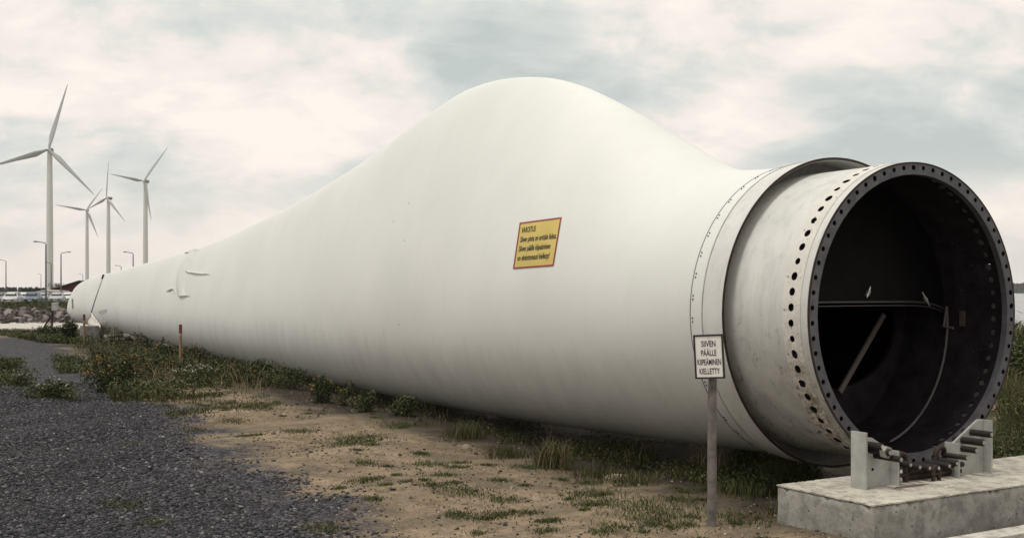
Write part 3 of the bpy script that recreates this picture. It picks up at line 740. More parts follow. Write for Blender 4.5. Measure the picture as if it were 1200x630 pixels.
# ------------------------------------------------------------------ rock bank
def stones(P3, size, zsq=.6):
    n = len(P3); base = np.array([[x, y, z] for z in (-1, 1) for y in (-1, 1) for x in (-1, 1)], float)*.5
    V = np.repeat(base[None], n, 0)*RNG.uniform(.45, 1.15, (n, 8, 3)); V[:, :, 2] *= zsq
    a = RNG.uniform(0, TAU, n); ca = np.cos(a)[:, None]; sa = np.sin(a)[:, None]
    tl = RNG.normal(0, .5, n); ct = np.cos(tl)[:, None]; st = np.sin(tl)[:, None]
    y, z = V[:, :, 1]*ct-V[:, :, 2]*st, V[:, :, 1]*st+V[:, :, 2]*ct; x = V[:, :, 0]
    V = np.stack([x*ca-y*sa, x*sa+y*ca, z], -1)*np.asarray(size)[:, None, None]+np.asarray(P3)[:, None, :]
    q = np.array([(0, 2, 3, 1), (4, 5, 7, 6), (0, 1, 5, 4), (2, 6, 7, 3), (0, 4, 6, 2), (1, 3, 7, 5)])
    Q = ((np.arange(n)*8)[:, None, None]+q[None]).reshape(-1, 4); return V.reshape(-1, 3), Q
def rock_mesh(seed):
    r = random.Random(seed); bm = bmesh.new(); bmesh.ops.create_icosphere(bm, subdivisions=1, radius=.5)
    for v in bm.verts: v.co *= r.uniform(.72, 1.15)
    s = (r.uniform(.9, 1.4), r.uniform(.7, 1.0), r.uniform(.45, .75))
    for v in bm.verts: v.co = Vector((v.co.x*s[0], v.co.y*s[1], v.co.z*s[2]))
    me = bpy.data.meshes.new('rock'); bm.to_mesh(me); bm.free(); t = me.attributes.new('tone', 'FLOAT', 'POINT')
    tv = r.random(); t.data.foreach_set('value', [min(1, max(0, tv+r.uniform(-.1, .1))) for _ in me.vertices]); me.materials.append(M['rock']); return me
def rock_bank():
    root = empty('rock_embankment', (-24, 56, 0)); tag(root, kind='structure')
    # mound: cross profile along y
    prof = [(50.0, -.1), (51, .05), (55.8, .56), (60, .84), (63, .87), (70, .1), (72, -.05)]
    xs = np.linspace(-60, 1, 62); V = []; Q = []
    for i, x in enumerate(xs):
        k = min(1, max(0, (-x-3)/6))
        for (y, z) in prof: V.append((x, y+.6*math.sin(x*.5), z*k+(.05*math.sin(x*2.1+y) if 52 < y < 68 else 0)-.3*(1-k)))
    n = len(prof)
    for i in range(len(xs)-1):
        for j in range(n-1): Q.append((i*n+j, (i+1)*n+j, (i+1)*n+j+1, i*n+j+1))
    np_mesh('earth_mound', V, Q, M['bank'], parent=root)
    meshes = [rock_mesh(s) for s in range(18)]; rr = random.Random(5); i = 0
    def spot(x, row):
        y = 50.5+5.6*row/11+.6*math.sin(x*.5)+rr.uniform(-.18, .18); return x, y, .03+.57*max(0, (y-51-.6*math.sin(x*.5))/4.8)
    for row in range(12):
        x = -27.4+1.6*(1-row/11)
        while x < -20.6+.2*row*-1+1.2 and i < 300:
            x += rr.uniform(.18, .34); p = spot(x, row)
            o = bpy.data.objects.new('rock', rr.choice(meshes)); COL.objects.link(o); o.parent = root
            o.location = Vector((p[0], p[1], p[2]+.05))-wloc(root); sc = rr.choice([.28, .34, .42, .55]); o.scale = (sc, sc, sc)
            o.rotation_euler = (rr.uniform(-.8, .8), rr.uniform(-.8, .8), rr.uniform(0, 6.3)); i += 1
    P3 = []
    for row in range(12):
        for (xa, xb) in ((-45, -27.4+1.6*(1-row/11)), (-19.2, -6)):
            x = xa
            while x < xb: x += rr.uniform(.22, .4); P3.append(spot(x, row))
    V, Q = stones(np.array(P3), np.full(len(P3), .42)); tag(np_mesh('rubble', V, Q, M['rock'], np.repeat(RNG.random(len(P3)), 8), parent=root), kind='stuff')
    print('rocks', i)
_t = NT('bank_earth'); M['bank'] = _t.fin(_t.mix(_t.rng(_t.noise(1.2, 7, .7), .3, .7), (.022, .026, .012), (.070, .066, .032)), .9, 0, _t.bump(_t.noise(6, 6), .6, .08), .2)
rock_bank()

# ------------------------------------------------------------------ grass and plants
def blades(pts, hmin, hmax, width, tone_lo, tone_hi, lean=.5, hs=None):
    """pts Nx3 -> quads/2 per blade"""
    n = len(pts); p = np.asarray(pts); a = RNG.uniform(0, TAU, n); h = RNG.uniform(hmin, hmax, n)*(1 if hs is None else hs); w = width*RNG.uniform(.6, 1.3, n)
    la = RNG.uniform(0, TAU, n); ln = RNG.uniform(.1, 1, n)*lean*h
    sx = np.cos(a)*w/2; sy = np.sin(a)*w/2; V = np.zeros((n, 6, 3))
    for i, (t, ww) in enumerate(((0, 1), (.55, .85), (1, .12))):
        cx = p[:, 0]+np.cos(la)*ln*t**1.8; cy = p[:, 1]+np.sin(la)*ln*t**1.8; cz = p[:, 2]+h*t*(1-.15*t)
        V[:, 2*i, 0] = cx-sx*ww; V[:, 2*i, 1] = cy-sy*ww; V[:, 2*i, 2] = cz
        V[:, 2*i+1, 0] = cx+sx*ww; V[:, 2*i+1, 1] = cy+sy*ww; V[:, 2*i+1, 2] = cz
    b = (np.arange(n)*6)[:, None]; Q = np.concatenate([b+np.array([[0, 1, 3, 2]]), b+np.array([[2, 3, 5, 4]])])
    tn = RNG.uniform(tone_lo, tone_hi, n); tone = np.repeat(tn, 6); return V.reshape(-1, 3), Q, tone
def leaves(c, size, tone_lo=0, tone_hi=1):
    n = len(c); c = np.asarray(c); s = size*RNG.uniform(.55, 1.35, n)
    d = RNG.normal(size=(n, 3)); d /= np.linalg.norm(d, axis=1)[:, None]
    e = np.cross(d, RNG.normal(size=(n, 3))); e /= np.linalg.norm(e, axis=1)[:, None]+1e-9
    V = np.stack([c-d*s[:, None], c-e*s[:, None]*.38, c+d*s[:, None], c+e*s[:, None]*.38], 1)
    Q = (np.arange(n)*4)[:, None]+np.array([[0, 1, 2, 3]]); return V.reshape(-1, 3), Q, np.repeat(RNG.uniform(tone_lo, tone_hi, n), 4)
class Acc:
    def __init__(s): s.V = []; s.Q = []; s.T = []; s.n = 0
    def add(s, V, Q, T): s.V.append(V); s.Q.append(Q+s.n); s.T.append(T); s.n += len(V)
    def build(s, *a, **k): return np_mesh(a[0], np.concatenate(s.V), np.concatenate(s.Q), a[1], np.concatenate(s.T), **k)
def poly_pts(poly, n, edge=0):
    poly = np.array(poly, float); lo = poly.min(0); hi = poly.max(0); out = []
    while len(out) < n:
        q = RNG.uniform(lo, hi, (n*2, 2)); inside = np.zeros(len(q), bool); j = len(poly)-1
        for i in range(len(poly)):
            xi, yi = poly[i]; xj, yj = poly[j]
            c = ((yi > q[:, 1]) != (yj > q[:, 1])) & (q[:, 0] < (xj-xi)*(q[:, 1]-yi)/(yj-yi+1e-12)+xi); inside ^= c; j = i
        out += list(q[inside])
    return np.array(out[:n])
def world_pts(pxpts):
    t = EYE*F/(pxpts[:, 1]-HOR); X = (pxpts[:, 0]-600)/F*t; return np.stack([X, t, ground_z(X, t)], 1)
def vnoise(x, y, s, seed=0):
    x = x*s+seed*17.3; y = y*s-seed*9.1
    def h(i, j): return np.modf(np.abs(np.sin(i*127.1+j*311.7+seed)*43758.5453))[0]
    i = np.floor(x); j = np.floor(y); u = x-i; v = y-j; u = u*u*(3-2*u); v = v*v*(3-2*v)
    return (h(i, j)*(1-u)+h(i+1, j)*u)*(1-v)+(h(i, j+1)*(1-u)+h(i+1, j+1)*u)*v

def weeds():
    A = Acc(); Lf = Acc()
    def scatter(poly, n, thr, hmin, hmax, wid, lo=0, hi=.8, seed=1, sc=.9, leaf=0, lsize=.03, lh=.2):
        p = world_pts(poly_pts([(a, b) for a, b in poly], n)); v = .6*vnoise(p[:, 0], p[:, 1], sc, seed)+.4*vnoise(p[:, 0], p[:, 1], sc*3.3, seed+3)
        k = v > thr; p = p[k]; v = v[k]
        if len(p) == 0: return
        hs = .35+1.5*vnoise(p[:, 0], p[:, 1], 2.3, seed+7)**1.5
        V, Q, T = blades(p, hmin, hmax, wid, lo, hi, .7, hs); A.add(V, Q, T)
        if leaf:
            idx = RNG.integers(0, len(p), leaf); c = p[idx]+np.stack([RNG.normal(0, .06, leaf), RNG.normal(0, .06, leaf), RNG.uniform(.01, lh, leaf)], 1)
            Lf.add(*leaves(c, lsize))
    # strip between gravel and the blade, far part
    far = [(100, 399), (160, 399), (300, 432), (420, 456), (420, 464), (330, 458), (250, 468), (190, 476), (130, 470), (115, 445), (95, 425), (85, 408)]
    scatter(far, 15000, .50, .03, .24, .012, 0, 1.0, 1, .8, 13000, .026, .30)
    scatter([(170, 470), (330, 455), (330, 475), (200, 492)], 2500, .58, .02, .07, .010, 0, .9, 14, 1.5, 1500, .016, .05)
    scatter([(0, 389), (90, 393), (110, 403), (50, 401), (0, 393)], 4000, .30, .04, .18, .02, 0, .7, 2, .8, 4500, .04, .20)
    scatter([(0, 424), (24, 424), (20, 432), (0, 431)], 700, .2, .03, .14, .012, 0, .7, 3, 1, 1200, .03, .14)
    scatter([(0, 440), (40, 442), (100, 455), (95, 470), (20, 474), (0, 472)], 1700, .58, .03, .14, .012, 0, .75, 4, 1.6, 2600, .026, .2)
    scatter([(60, 420), (110, 425), (110, 440), (70, 440)], 1200, .35, .03, .14, .012, 0, .75, 5, 1.2, 1800, .028, .16)
    # under and behind the blade
    und = [(400, 455), (520, 474), (700, 503), (870, 524), (900, 545), (905, 575), (860, 575), (800, 560), (740, 540), (640, 528), (540, 503), (470, 488), (400, 474)]
    scatter(und, 12000, .55, .015, .09, .007, 0, 1.0, 6, 1.3, 7000, .014, .10)
    scatter([(860, 530), (960, 545), (960, 566), (905, 572), (860, 572)], 5000, .2, .04, .18, .008, 0, .5, 12, 1.3, 3000, .016, .14)  # low tones stand in for the shade below the root
    scatter([(400, 430), (700, 480), (930, 505), (930, 528), (870, 528), (700, 508), (400, 456)], 5000, .53, .03, .15, .007, 0, .95, 7, .9, 7000, .016, .20)
    scatter([(110, 408), (330, 445), (330, 458), (200, 470), (120, 460)], 1400, .52, .15, .50, .010, .78, 1.0, 21, 1.3)
    scatter([(440, 470), (860, 530), (860, 556), (700, 535), (500, 500)], 900, .55, .10, .34, .006, .78, 1.0, 22, 1.3)
    # sparse tufts on the sand
    sand = [(230, 470), (420, 474), (560, 510), (760, 550), (880, 580), (900, 632), (470, 632), (300, 520)]
    p = world_pts(poly_pts(sand, 60))
    spots = [(412, 520, 18), (420, 512, 22), (427, 545, 9), (424, 566, 9), (505, 542, 12), (535, 547, 8), (545, 578, 14), (590, 583, 10), (570, 600, 10), (508, 573, 8), (690, 578, 16), (765, 600, 22), (770, 612, 20), (700, 592, 12), (640, 620, 6), (588, 598, 6), (350, 505, 12), (300, 480, 20), (270, 492, 14), (475, 497, 18), (520, 560, 7), (620, 545, 10), (870, 608, 16), (720, 620, 9), (540, 600, 7), (150, 592, 9), (180, 610, 8), (128, 588, 6), (380, 620, 10), (560, 640, 9), (690, 560, 9), (800, 590, 12), (230, 500, 10), (255, 480, 14), (155, 520, 6)]
    cen = list(p)+[world_pts(np.array([[x, y]], float))[0] for x, y, _ in spots]; siz = [.022+.03*random.random() for _ in p]+[k*.0085 for _, _, k in spots]
    for i, (c, sz) in enumerate(zip(cen, siz)):
        n = int(30+sz*3000); q = np.stack([c[0]+RNG.normal(0, sz, n), c[1]+RNG.normal(0, sz*1.0, n)], 1); q = np.concatenate([q, ground_z(q[:, 0], q[:, 1])[:, None]], 1)
        V, Q, T = blades(q, .010, .022+sz*.22, .006, .12, .66, 1.4); A.add(V, Q, T)
    # right of the block
    scatter([(1150, 520), (1215, 480), (1215, 560), (1150, 548)], 3500, .38, .02, .12, .010, 0, .85, 9, 1.2, 1500, .02, .08)
    scatter([(1170, 455), (1215, 440), (1215, 500), (1172, 505)], 3500, .30, .10, .55, .012, .2, 1.0, 10, 1.0, 2500, .03, .3)
    scatter([(1165, 400), (1215, 395), (1215, 450), (1170, 455)], 3500, .20, .2, .8, .02, .1, .95, 11, .8, 4000, .05, .6)
    tag(A.build('grass', M['grass']), 'short dark grass and dry stalks growing round the blade and on the sand', 'grass', kind='stuff')
    tag(Lf.build('ground_weeds', M['leaf']), 'low leafy weeds covering the ground beside the blade', 'weeds', kind='stuff')
weeds()

def plant(name, px, pyb, h, w, nleaf, lsz, label, cat='plant', group=None, flower=None, nfl=0, nst=9, tone=(0, 1), z=None, dens=.5):
    b = gp(px, pyb) if z is None else z; b = Vector(b); b.z = gz(b)
    root = empty(name, b, 0, label, cat, group); st = MB(); tips = []; cl = []
    for i in range(nst):
        a = random.uniform(0, TAU); r_ = w*.5*math.sqrt(random.random()); hh = h*random.uniform(.6, 1.0)*(1-.35*(r_/(w*.5))**2)
        p0 = b+Vector((math.cos(a)*r_*.25, math.sin(a)*r_*.25, -.03)); p2 = b+Vector((math.cos(a)*r_, math.sin(a)*r_, hh)); p1 = (p0+p2)/2+Vector((0, 0, hh*.12))
        st.tube([p0, p1, p2], [.006*h/.5+.002, .004, .002], 5); tips.append(p2); cl += [(p0, p1, p2)]
    st.build('stem', M['stem'], root)
    c = []
    for i in range(nleaf):
        p0, p1, p2 = random.choice(cl); t = random.random()**.8; q = p0.lerp(p1, t*2) if t < .5 else p1.lerp(p2, t*2-1)
        s = w*.10*(1.2-t*.5); c.append(q+Vector((random.gauss(0, s), random.gauss(0, s), random.gauss(0, s*.7))))
    c = np.array(c); c[:, 2] = np.maximum(c[:, 2], b.z+.01)
    V, Q, T = leaves(c, lsz, *tone); np_mesh('foliage', V, Q, M['leaf'], T, parent=root)
    if flower:
        m = MB()
        for i in range(nfl):
            t = random.choice(tips)+Vector((random.gauss(0, w*.07), random.gauss(0, w*.07), random.gauss(0, h*.05)))
            r_ = random.uniform(.6, 1.2)*.016; m.add([t+Vector((math.cos(k*TAU/5)*r_, math.sin(k*TAU/5)*r_*.9, random.uniform(-.2, .3)*r_)) for k in range(5)]+[t+Vector((0, 0, r_*.7))], [(k, (k+1) % 5, 5) for k in range(5)])
            m.add([t+Vector((-r_, 0, -r_*.8)), t+Vector((r_, 0, -r_*.8)), t+Vector((0, 0, r_*.8))], [(0, 1, 2)])
        tag(m.build('flowers', M[flower], root), kind='stuff')
    return root
plant('flowering_weed', 138, 458, .66, 1.05, 3600, .030, 'biggest yellow flowering weed bush beside the gravel', 'bush', None, 'flower_y', 95, 46, (0, .55))
plant('flowering_weed', 172, 444, .55, .9, 1900, .030, 'yellow flowering weed just left of the nearer red topped stake', 'bush', None, 'flower_y', 45, 26, (0, .7))
plant('flowering_weed', 235, 452, .42, .9, 1500, .024, 'pale flowering weed right of the nearer red topped stake', 'bush', None, 'flower_w', 60, 24, (0, .95))
plant('flowering_weed', 195, 462, .30, .8, 1100, .020, 'white flowering low weed in front of the red topped stake', 'bush', None, 'flower_w', 60, 22, (.1, 1))
plant('leafy_weed', 192, 428, .72, .5, 900, .034, 'tall dark thistle behind the nearer red topped stake', 'plant', None, 'flower_y', 16, 12, (0, .6))
plant('leafy_weed', 82, 399, .9, .6, 1000, .055, 'dark leafy bush in front of the far tip of the blade', 'bush', None, None, 0, 18, (0, .6))
plant('leafy_weed', 58, 394, .6, 1.0, 900, .05, 'low green weed at the foot of the braced post', 'plant', None, None, 0, 16, (0, .8))
plant('leafy_weed', 26, 455, .28, .6, 650, .026, 'dark green weed clump on the gravel at the left edge', 'plant', None, 'flower_w', 10, 20, (0, .7))
plant('leafy_weed', 65, 468, .36, .45, 800, .024, 'upright weed with few white flowers on the gravel', 'plant', None, 'flower_w', 22, 14, (0, .7))
plant('leafy_weed', 8, 432, .26, .9, 900, .03, 'green weed patch on the gravel nearest the left picture edge', 'plant', None, None, 0, 18, (.1, .8))
plant('leafy_weed', 86, 428, .30, .7, 800, .03, 'small green weed between gravel and the big yellow bush', 'plant', None, None, 0, 18, (.1, .8))
plant('leafy_weed', 378, 468, .50, .42, 1300, .022, 'dark branching weed standing alone below the middle of the blade', 'plant', None, 'flower_y', 14, 16, (0, .6))
plant('leafy_weed', 402, 470, .40, .30, 400, .018, 'thin dry weed right beside the dark branching one', 'plant', None, None, 0, 12, (.5, 1))
plant('leafy_weed', 336, 455, .36, .7, 900, .022, 'low dark weed left of the lone branching weed', 'plant', None, None, 0, 18, (0, .7))
plant('leafy_weed', 280, 448, .38, .8, 1000, .024, 'green weed clump under the blade between stake and branching weed', 'plant', None, 'flower_y', 14, 20, (0, .8))
for (px, py, h, w, n, lab, fl) in [
    (118, 436, .55, .5, 1100, 'dark green weed on the left flank of the big yellow bush', None), (150, 418, .5, .7, 1000, 'weed behind the big yellow bush', 'flower_y'),
    (205, 440, .42, .55, 900, 'leafy weed at the foot of the nearer stake', None), (228, 424, .5, .6, 900, 'upright weed beside the blade just right of the nearer stake', 'flower_y'),
    (262, 432, .42, .6, 900, 'dark weed close under the blade between two paler ones', None), (305, 444, .45, .55, 900, 'weed close under the blade right of the pale flowering one', None),
    (134, 402, .7, .8, 900, 'bushy weed in front of the crumpled tarpaulin', None), (172, 408, .7, .7, 800, 'bushy weed right of the crumpled tarpaulin', 'flower_w'),
    (430, 478, .36, .5, 700, 'low brown green weed under the blade right of the lone branching weed', None), (470, 486, .30, .5, 600, 'small dark weed in the shade under the middle of the blade', None)]:
    plant('leafy_weed', px, py, h, w, n, .026, lab, 'plant', None, fl, 14 if fl else 0, 18, (0, random.uniform(.6, .95)))
def tuft(px, py, h, w, n, lo, hi, label):
    b = gp(px, py); b.z = gz(b); root = empty('grass_tuft', b, 0, label, 'grass tuft')
    q = np.stack([b.x+RNG.normal(0, w*.3, n), b.y+RNG.normal(0, w*.3, n), np.full(n, b.z)], 1)
    V, Q, T = blades(q, h*.4, h, .007, lo, hi, .55); tag(np_mesh('blades', V, Q, M['grass'], T, parent=root), kind='stuff')
tuft(648, 542, 0.34, .30, 420, .1, 1.0, 'tall grass tuft with dry stalks in front of the middle of the blade')
tuft(596, 530, 0.16, .35, 300, .1, .9, 'shorter grass tuft left of the tall dry one')
tuft(700, 550, 0.14, .5, 300, 0, .8, 'dark grass tuft at the edge of the blade shadow')
tuft(865, 575, 0.14, .45, 420, 0, .7, 'grass tuft in deep shade right of the sign post')
tuft(742, 562, 0.13, .5, 320, .2, .9, 'grass tuft growing over the flat pale stone')
tuft(545, 512, .26, .4, 260, .1, .9, 'thin grass tuft under the blade left of centre')
tuft(935, 600, .12, .4, 260, .1, .9, 'short grass at the foot of the concrete block')
# shrubs at the right edge
plant('shrub', 1212, 470, 1.15, 1.9, 4200, .055, 'green shore bush right of the open blade root', 'bush', None, None, 0, 40, (.1, .95))
plant('shrub', 1250, 462, 1.3, 2.0, 2200, .055, 'larger shore bush at the right edge of the picture', 'bush', None, None, 0, 40, (.1, .95))

# flat stones
def flat_stone(px, py, w, label):
    b = gp(px, py); b.z = gz(b); bm = bmesh.new(); bmesh.ops.create_icosphere(bm, subdivisions=2, radius=1)
    for v in bm.verts:
        k = 1+random.uniform(-.12, .12); v.co = Vector((v.co.x*w*k, v.co.y*w*.5*k, v.co.z*.045))
    me = bpy.data.meshes.new('flat_stone'); bm.to_mesh(me); bm.free(); me.materials.append(M['pale_stone']); o = bpy.data.objects.new('flat_stone', me); COL.objects.link(o); o.location = b
    o.rotation_euler = (0, 0, random.uniform(-.3, .3)); tag(o, label, 'stone')
M['pale_stone'] = simple('pale_stone', (.30, .26, .20), .9, 0, .4, 12, .5)
flat_stone(724, 552, .13, 'flat pale stone half buried at the edge of the blade shadow')
flat_stone(765, 513, .22, 'pale stone on the ground behind the blade underside')
flat_stone(546, 520, .05, 'small dark stone on the sand near the weeds')

# ------------------------------------------------------------------ crushed stone and pebbles
def gravel():
    n = 230000; y = 6.6+RNG.random(n)**1.25*13; x = RNG.uniform(-9, 2.2, n); ln = x+.488*y+(vnoise(x, y, .7, 3)-.5)*1.3+(vnoise(x, y, 2.4, 5)-.5)*.8
    keep = RNG.random(n) < np.clip((3.05-ln)/.9, 0, 1)*np.where(ln < 2.2, 1, .55); keep &= x > -.52*y-.4
    x = x[keep]; y = y[keep]; sz = RNG.lognormal(math.log(.0165), .36, len(x)); sz = np.clip(sz, .008, .045)
    V, Q = stones(np.stack([x, y, ground_z(x, y)+sz*.12], 1), sz); print('gravel', len(x))
    tone = np.repeat(RNG.random(len(x)), 8)
    tag(np_mesh('gravel', V, Q, M['stone'], tone), 'dark crushed gravel covering the lot at the left', 'gravel', kind='stuff')
    n = 30000; y = 6.6+RNG.random(n)*13; x = RNG.uniform(-5, 3.5, n); ln = x+.488*y; keep = (ln > 2.5) & (x+.606*y < 8.6) & (vnoise(x, y, 1.1, 8) > .35)
    x = x[keep]; y = y[keep]; sz = np.clip(RNG.lognormal(math.log(.0085), .55, len(x)), .004, .045)
    V, Q = stones(np.stack([x, y, ground_z(x, y)+sz*.12], 1), sz)
    tag(np_mesh('pebbles', V, Q, M['pebble'], np.repeat(RNG.random(len(x)), 8)), 'scattered pebbles and crumbs on the sandy ground', 'pebbles', kind='stuff')
gravel()

# ------------------------------------------------------------------ wind turbines
def turbine(hx, hy, wpx, vecs, label, yaw=-6):
    Y = 88*F/(HOR-hy); hub = at(hx, hy, Y); base = Vector((hub.x, Y, 0)); k = Y/F
    root = empty('wind_turbine', base, 0, label, 'wind turbine', 'white wind turbines behind the car park')
    rb = wpx*k/2; nv = Vector((math.sin(R(yaw)), math.cos(R(yaw)), 0)); tc = base+nv*rb*1.0
    m = MB(); H = hub.z-rb*.2; m.tube([tc+Vector((0, 0, -2)), tc+Vector((0, 0, H*.35)), tc+Vector((0, 0, H*.7)), tc+Vector((0, 0, H-.6))], [rb, rb*.92, rb*.82, rb*.68], 24); m.build('tower', M['tower'], root, smooth=50)
    # nacelle behind the hub
    m = MB(); rn = rb*.62; ln_ = rb*3.0
    rr = []
    sd_ = Vector((nv.y, -nv.x, 0))
    for (t, q) in ((.15, .72), (.3, 1), (.75, 1.02), (.95, .85), (1.0, .6)):
        c = hub+nv*ln_*t; rr.append([c+sd_*math.copysign(abs(math.cos(a))**.6, math.cos(a))*rn*q+Vector((0, 0, math.copysign(abs(math.sin(a))**.6, math.sin(a))*rn*q)) for a in [TAU*i/16 for i in range(16)]])
    m.rings(rr, capa=True, capb=True); m.build('nacelle', M['tower_dark'], root, smooth=40)
    m = MB(); rr = []
    for (t, q) in ((-1.0, .05), (-.85, .45), (-.4, .8), (.1, .9), (.5, .8)):
        c = hub+nv*rn*t; rr.append([c+(sd_*math.cos(a)+Vector((0, 0, math.sin(a))))*rn*q for a in [TAU*i/16 for i in range(16)]])
    m.rings(rr, capa=True, capb=True); hb = m.build('hub', M['tower'], root, smooth=50)
    for (vx, vy) in vecs:
        # the rotor plane is square to nv; solve the depth so that the blade lies in it
        ry = ray(hx+vx, hy+vy); o_ = hub-Vector((0, 0, EYE)); d = ry*(o_.dot(nv)/ry.dot(nv))-o_; L_ = d.length; d.normalize()
        w = d.cross(nv).normalized(); m = MB(); rr = []
        for t, ch, th in ((.0, .034, .034), (.05, .034, .032), (.12, .052, .026), (.20, .074, .020), (.32, .064, .015), (.5, .046, .010), (.7, .031, .007), (.88, .018, .004), (.97, .010, .002), (1.0, .003, .001)):
            c = hub-nv*rn*.25+d*L_*t; pts = []
            tw = R(28*(1-t)**2+4); cd = w*math.cos(tw)+nv*math.sin(tw); td = nv*math.cos(tw)-w*math.sin(tw)
            for i in range(12):
                a = TAU*i/12; pts.append(c+cd*(math.cos(a)*ch*1.2*L_*.5+(ch-.034)*L_*.25)+td*math.sin(a)*th*L_*.5)
            rr.append(pts)
        m.rings(rr, capa=True, capb=True); m.build('rotor_blade', M['rotor'], root, smooth=60)
turbine(57, 175, 8.4, [(22, -76.5), (54.5, 53.5), (-76.5, 23)], 'largest white wind turbine, at the left with one blade pointing up')
turbine(101.4, 246, 4.5, [(19, -26), (-37, -6), (14, 32)], 'smallest and farthest white wind turbine, second from the left')
turbine(125, 232, 5.3, [(2.4, -43), (22.7, 28), (-25, 15)], 'white wind turbine with one blade straight up, third from the left', 26)
turbine(168.8, 212, 6.2, [(28, -40), (-39.5, -8), (9, 46)], 'white wind turbine rising behind the blade, rightmost of the four', 12)

# ------------------------------------------------------------------ street lamps
def lamp(px, pyt, arm, label):
    Y = 6.9*F/(HOR-pyt); b = Vector(((px-600)/F*Y, Y, .1)); top = Vector((b.x, Y, 8.4))
    k = Y/F; root = empty('street_lamp', b, 0, label, 'street lamp', 'street lamps round the car park')
    m = MB(); m.tube([b, top-Vector((0, 0, .15))], [.14, .085], 10); m.build('pole', M['lamp'], root, smooth=50)
    e = top+Vector((arm*k*.72, 0, .22)); m = MB(); m.tube([top-Vector((0, 0, .25)), top+Vector((arm*k*.08, 0, .05)), e], .06, 8); m.build('arm', M['lamp'], root, smooth=50)
    sg = 1 if arm > 0 else -1; m = MB(); L_ = abs(arm)*k*.32
    m.rings([[e+Vector((sg*L_*t, math.cos(a)*.16*q, math.sin(a)*.10*q+.01)) for a in [TAU*i/10 for i in range(10)]] for t, q in ((-.1, .5), (.15, 1), (.8, 1), (1, .5))], capa=True, capb=True)
    m.build('lamp_head', M['lamp'], root, smooth=40)
lamp(7, 305, -9, 'street lamp nearest the left picture edge, arm pointing left')
lamp(53.8, 284, -14, 'tallest looking street lamp, in front of the largest turbine')
lamp(60, 308, -7, 'small street lamp seen against the largest turbine tower')
lamp(71.5, 296, 11, 'street lamp with its arm pointing right')
lamp(48, 321, -3, 'faint distant street lamp left of the largest turbine')
lamp(97, 321, -4, 'distant street lamp just above the far tip of the blade')
lamp(142, 311.5, -7, 'short street lamp top showing over the blade, left of its taller neighbour')
lamp(156, 296, -11, 'street lamp top showing over the blade beside the rightmost turbine')

# ------------------------------------------------------------------ parked cars
def paint(name, c): 
    t = NT(name); return t.fin(t.mix(t.noise(3, 3), c, tuple(x*.9 for x in c)), .28, .2, None, .6)
def car(px, Y, hdg, col, label, wagon=False, gi=0):
    b = Vector(((px-600)/F*Y, Y, .1)); root = empty('parked_car', b, R(hdg), label, 'car', 'cars parked in a row behind the rock bank')
    pm = paint('car_paint', col); Wd = .88
    def B(m, name, mt, par=root, **k):
        # local-space mesh (root is turned)
        me_o = m.build(name, mt, None, **k); me_o.parent = par; return me_o
    # body: side profile lofted across the width, nose at -y
    prof = [(-2.15, .28), (-2.2, .55), (-2.1, .72), (-1.35, .92), (-1.0, .96), (1.5, 1.0), (2.1, .95), (2.2, .6), (2.12, .28)]
    m = MB(); rr = []
    for (x, q) in ((-Wd, .90), (-Wd*.94, .99), (0, 1.0), (Wd*.94, .99), (Wd, .90)):
        rr.append([Vector((x, y*(.985 if abs(x) > .8 else 1), .28+(z-.28)*q)) for y, z in prof])
    m.rings(rr, capa=True, capb=True); body = B(m, 'body', pm, bevel=0, smooth=35)
    e = 2.0 if wagon else 1.55; rf = 1.50 if wagon else 1.45
    cab = [(-1.05, .94), (-.35, rf-.04), (.1, rf), (e-.75, rf-.02), (e, .97)]
    def wx(z): return Wd-.06-(z-.94)*.38
    m = MB(); rr = []
    for sg in (-1, -.6, 0, .6, 1): rr.append([Vector((sg*wx(z), y, z+(.03 if abs(sg) < .7 and z > 1.3 else 0))) for y, z in cab])
    m.rings(rr, capa=True, capb=True); B(m, 'roof_and_pillars', pm, smooth=35)
    def pane(name, pts): m = MB(); m.add(pts, [tuple(range(len(pts)))]); B(m, name, M['glass'])
    z0, z1 = 1.0, rf-.10; ys = lambda z: -1.05+(z-.94)/(rf-.04-.94)*.70
    pane('windscreen', [Vector((sg*(wx(z)-.08), ys(z)-.012, z+.008)) for sg, z in ((-1, z0), (1, z0), (1, z1), (-1, z1))])
    yb = lambda z: e-(z-.97)/(rf-.02-.97)*.75
    pane('rear_window', [Vector((sg*(wx(z)-.1), yb(z)+.012, z)) for sg, z in ((-1, z0+.03), (1, z0+.03), (1, z1), (-1, z1))])
    for sg in (-1, 1):
        for (ya, yc) in ((-.72, .22), (.30, e-.62)):
            pane('side_window', [Vector((sg*(wx(z)+.012), y, z)) for y, z in ((ya, z0), (yc, z0), (yc, z1), (ya+.38 if ya < 0 else ya, z1))])
        m = MB(); m.box((sg*.64, -2.13, .68), (.34, .10, .13)); B(m, 'headlight', M['lens'], bevel=.02)
        m = MB(); m.box((sg*.70, 2.16, .78), (.24, .06, .16)); B(m, 'tail_light', M['red'])
        m = MB(); m.box((sg*(Wd+.08), -.75, 1.0), (.16, .10, .11)); B(m, 'mirror', pm, bevel=.02)
        for y in (-1.35, 1.35):
            m = MB(); m.tube([(sg*(Wd-.20), y, .32), (sg*(Wd+.015), y, .32)], .32, 20); ty = B(m, 'wheel', M['rubber'], smooth=40)
            m = MB(); m.tube([(sg*(Wd+.0), y, .32), (sg*(Wd+.025), y, .32)], .20, 14); r_ = B(m, 'rim', M['rim'], ty)
    m = MB(); m.box((0, -2.205, .50), (1.1, .03, .16)); B(m, 'grille', M['black'])
    m = MB(); m.box((0, -2.225, .42), (.50, .02, .11)); B(m, 'number_plate', M['plate'])
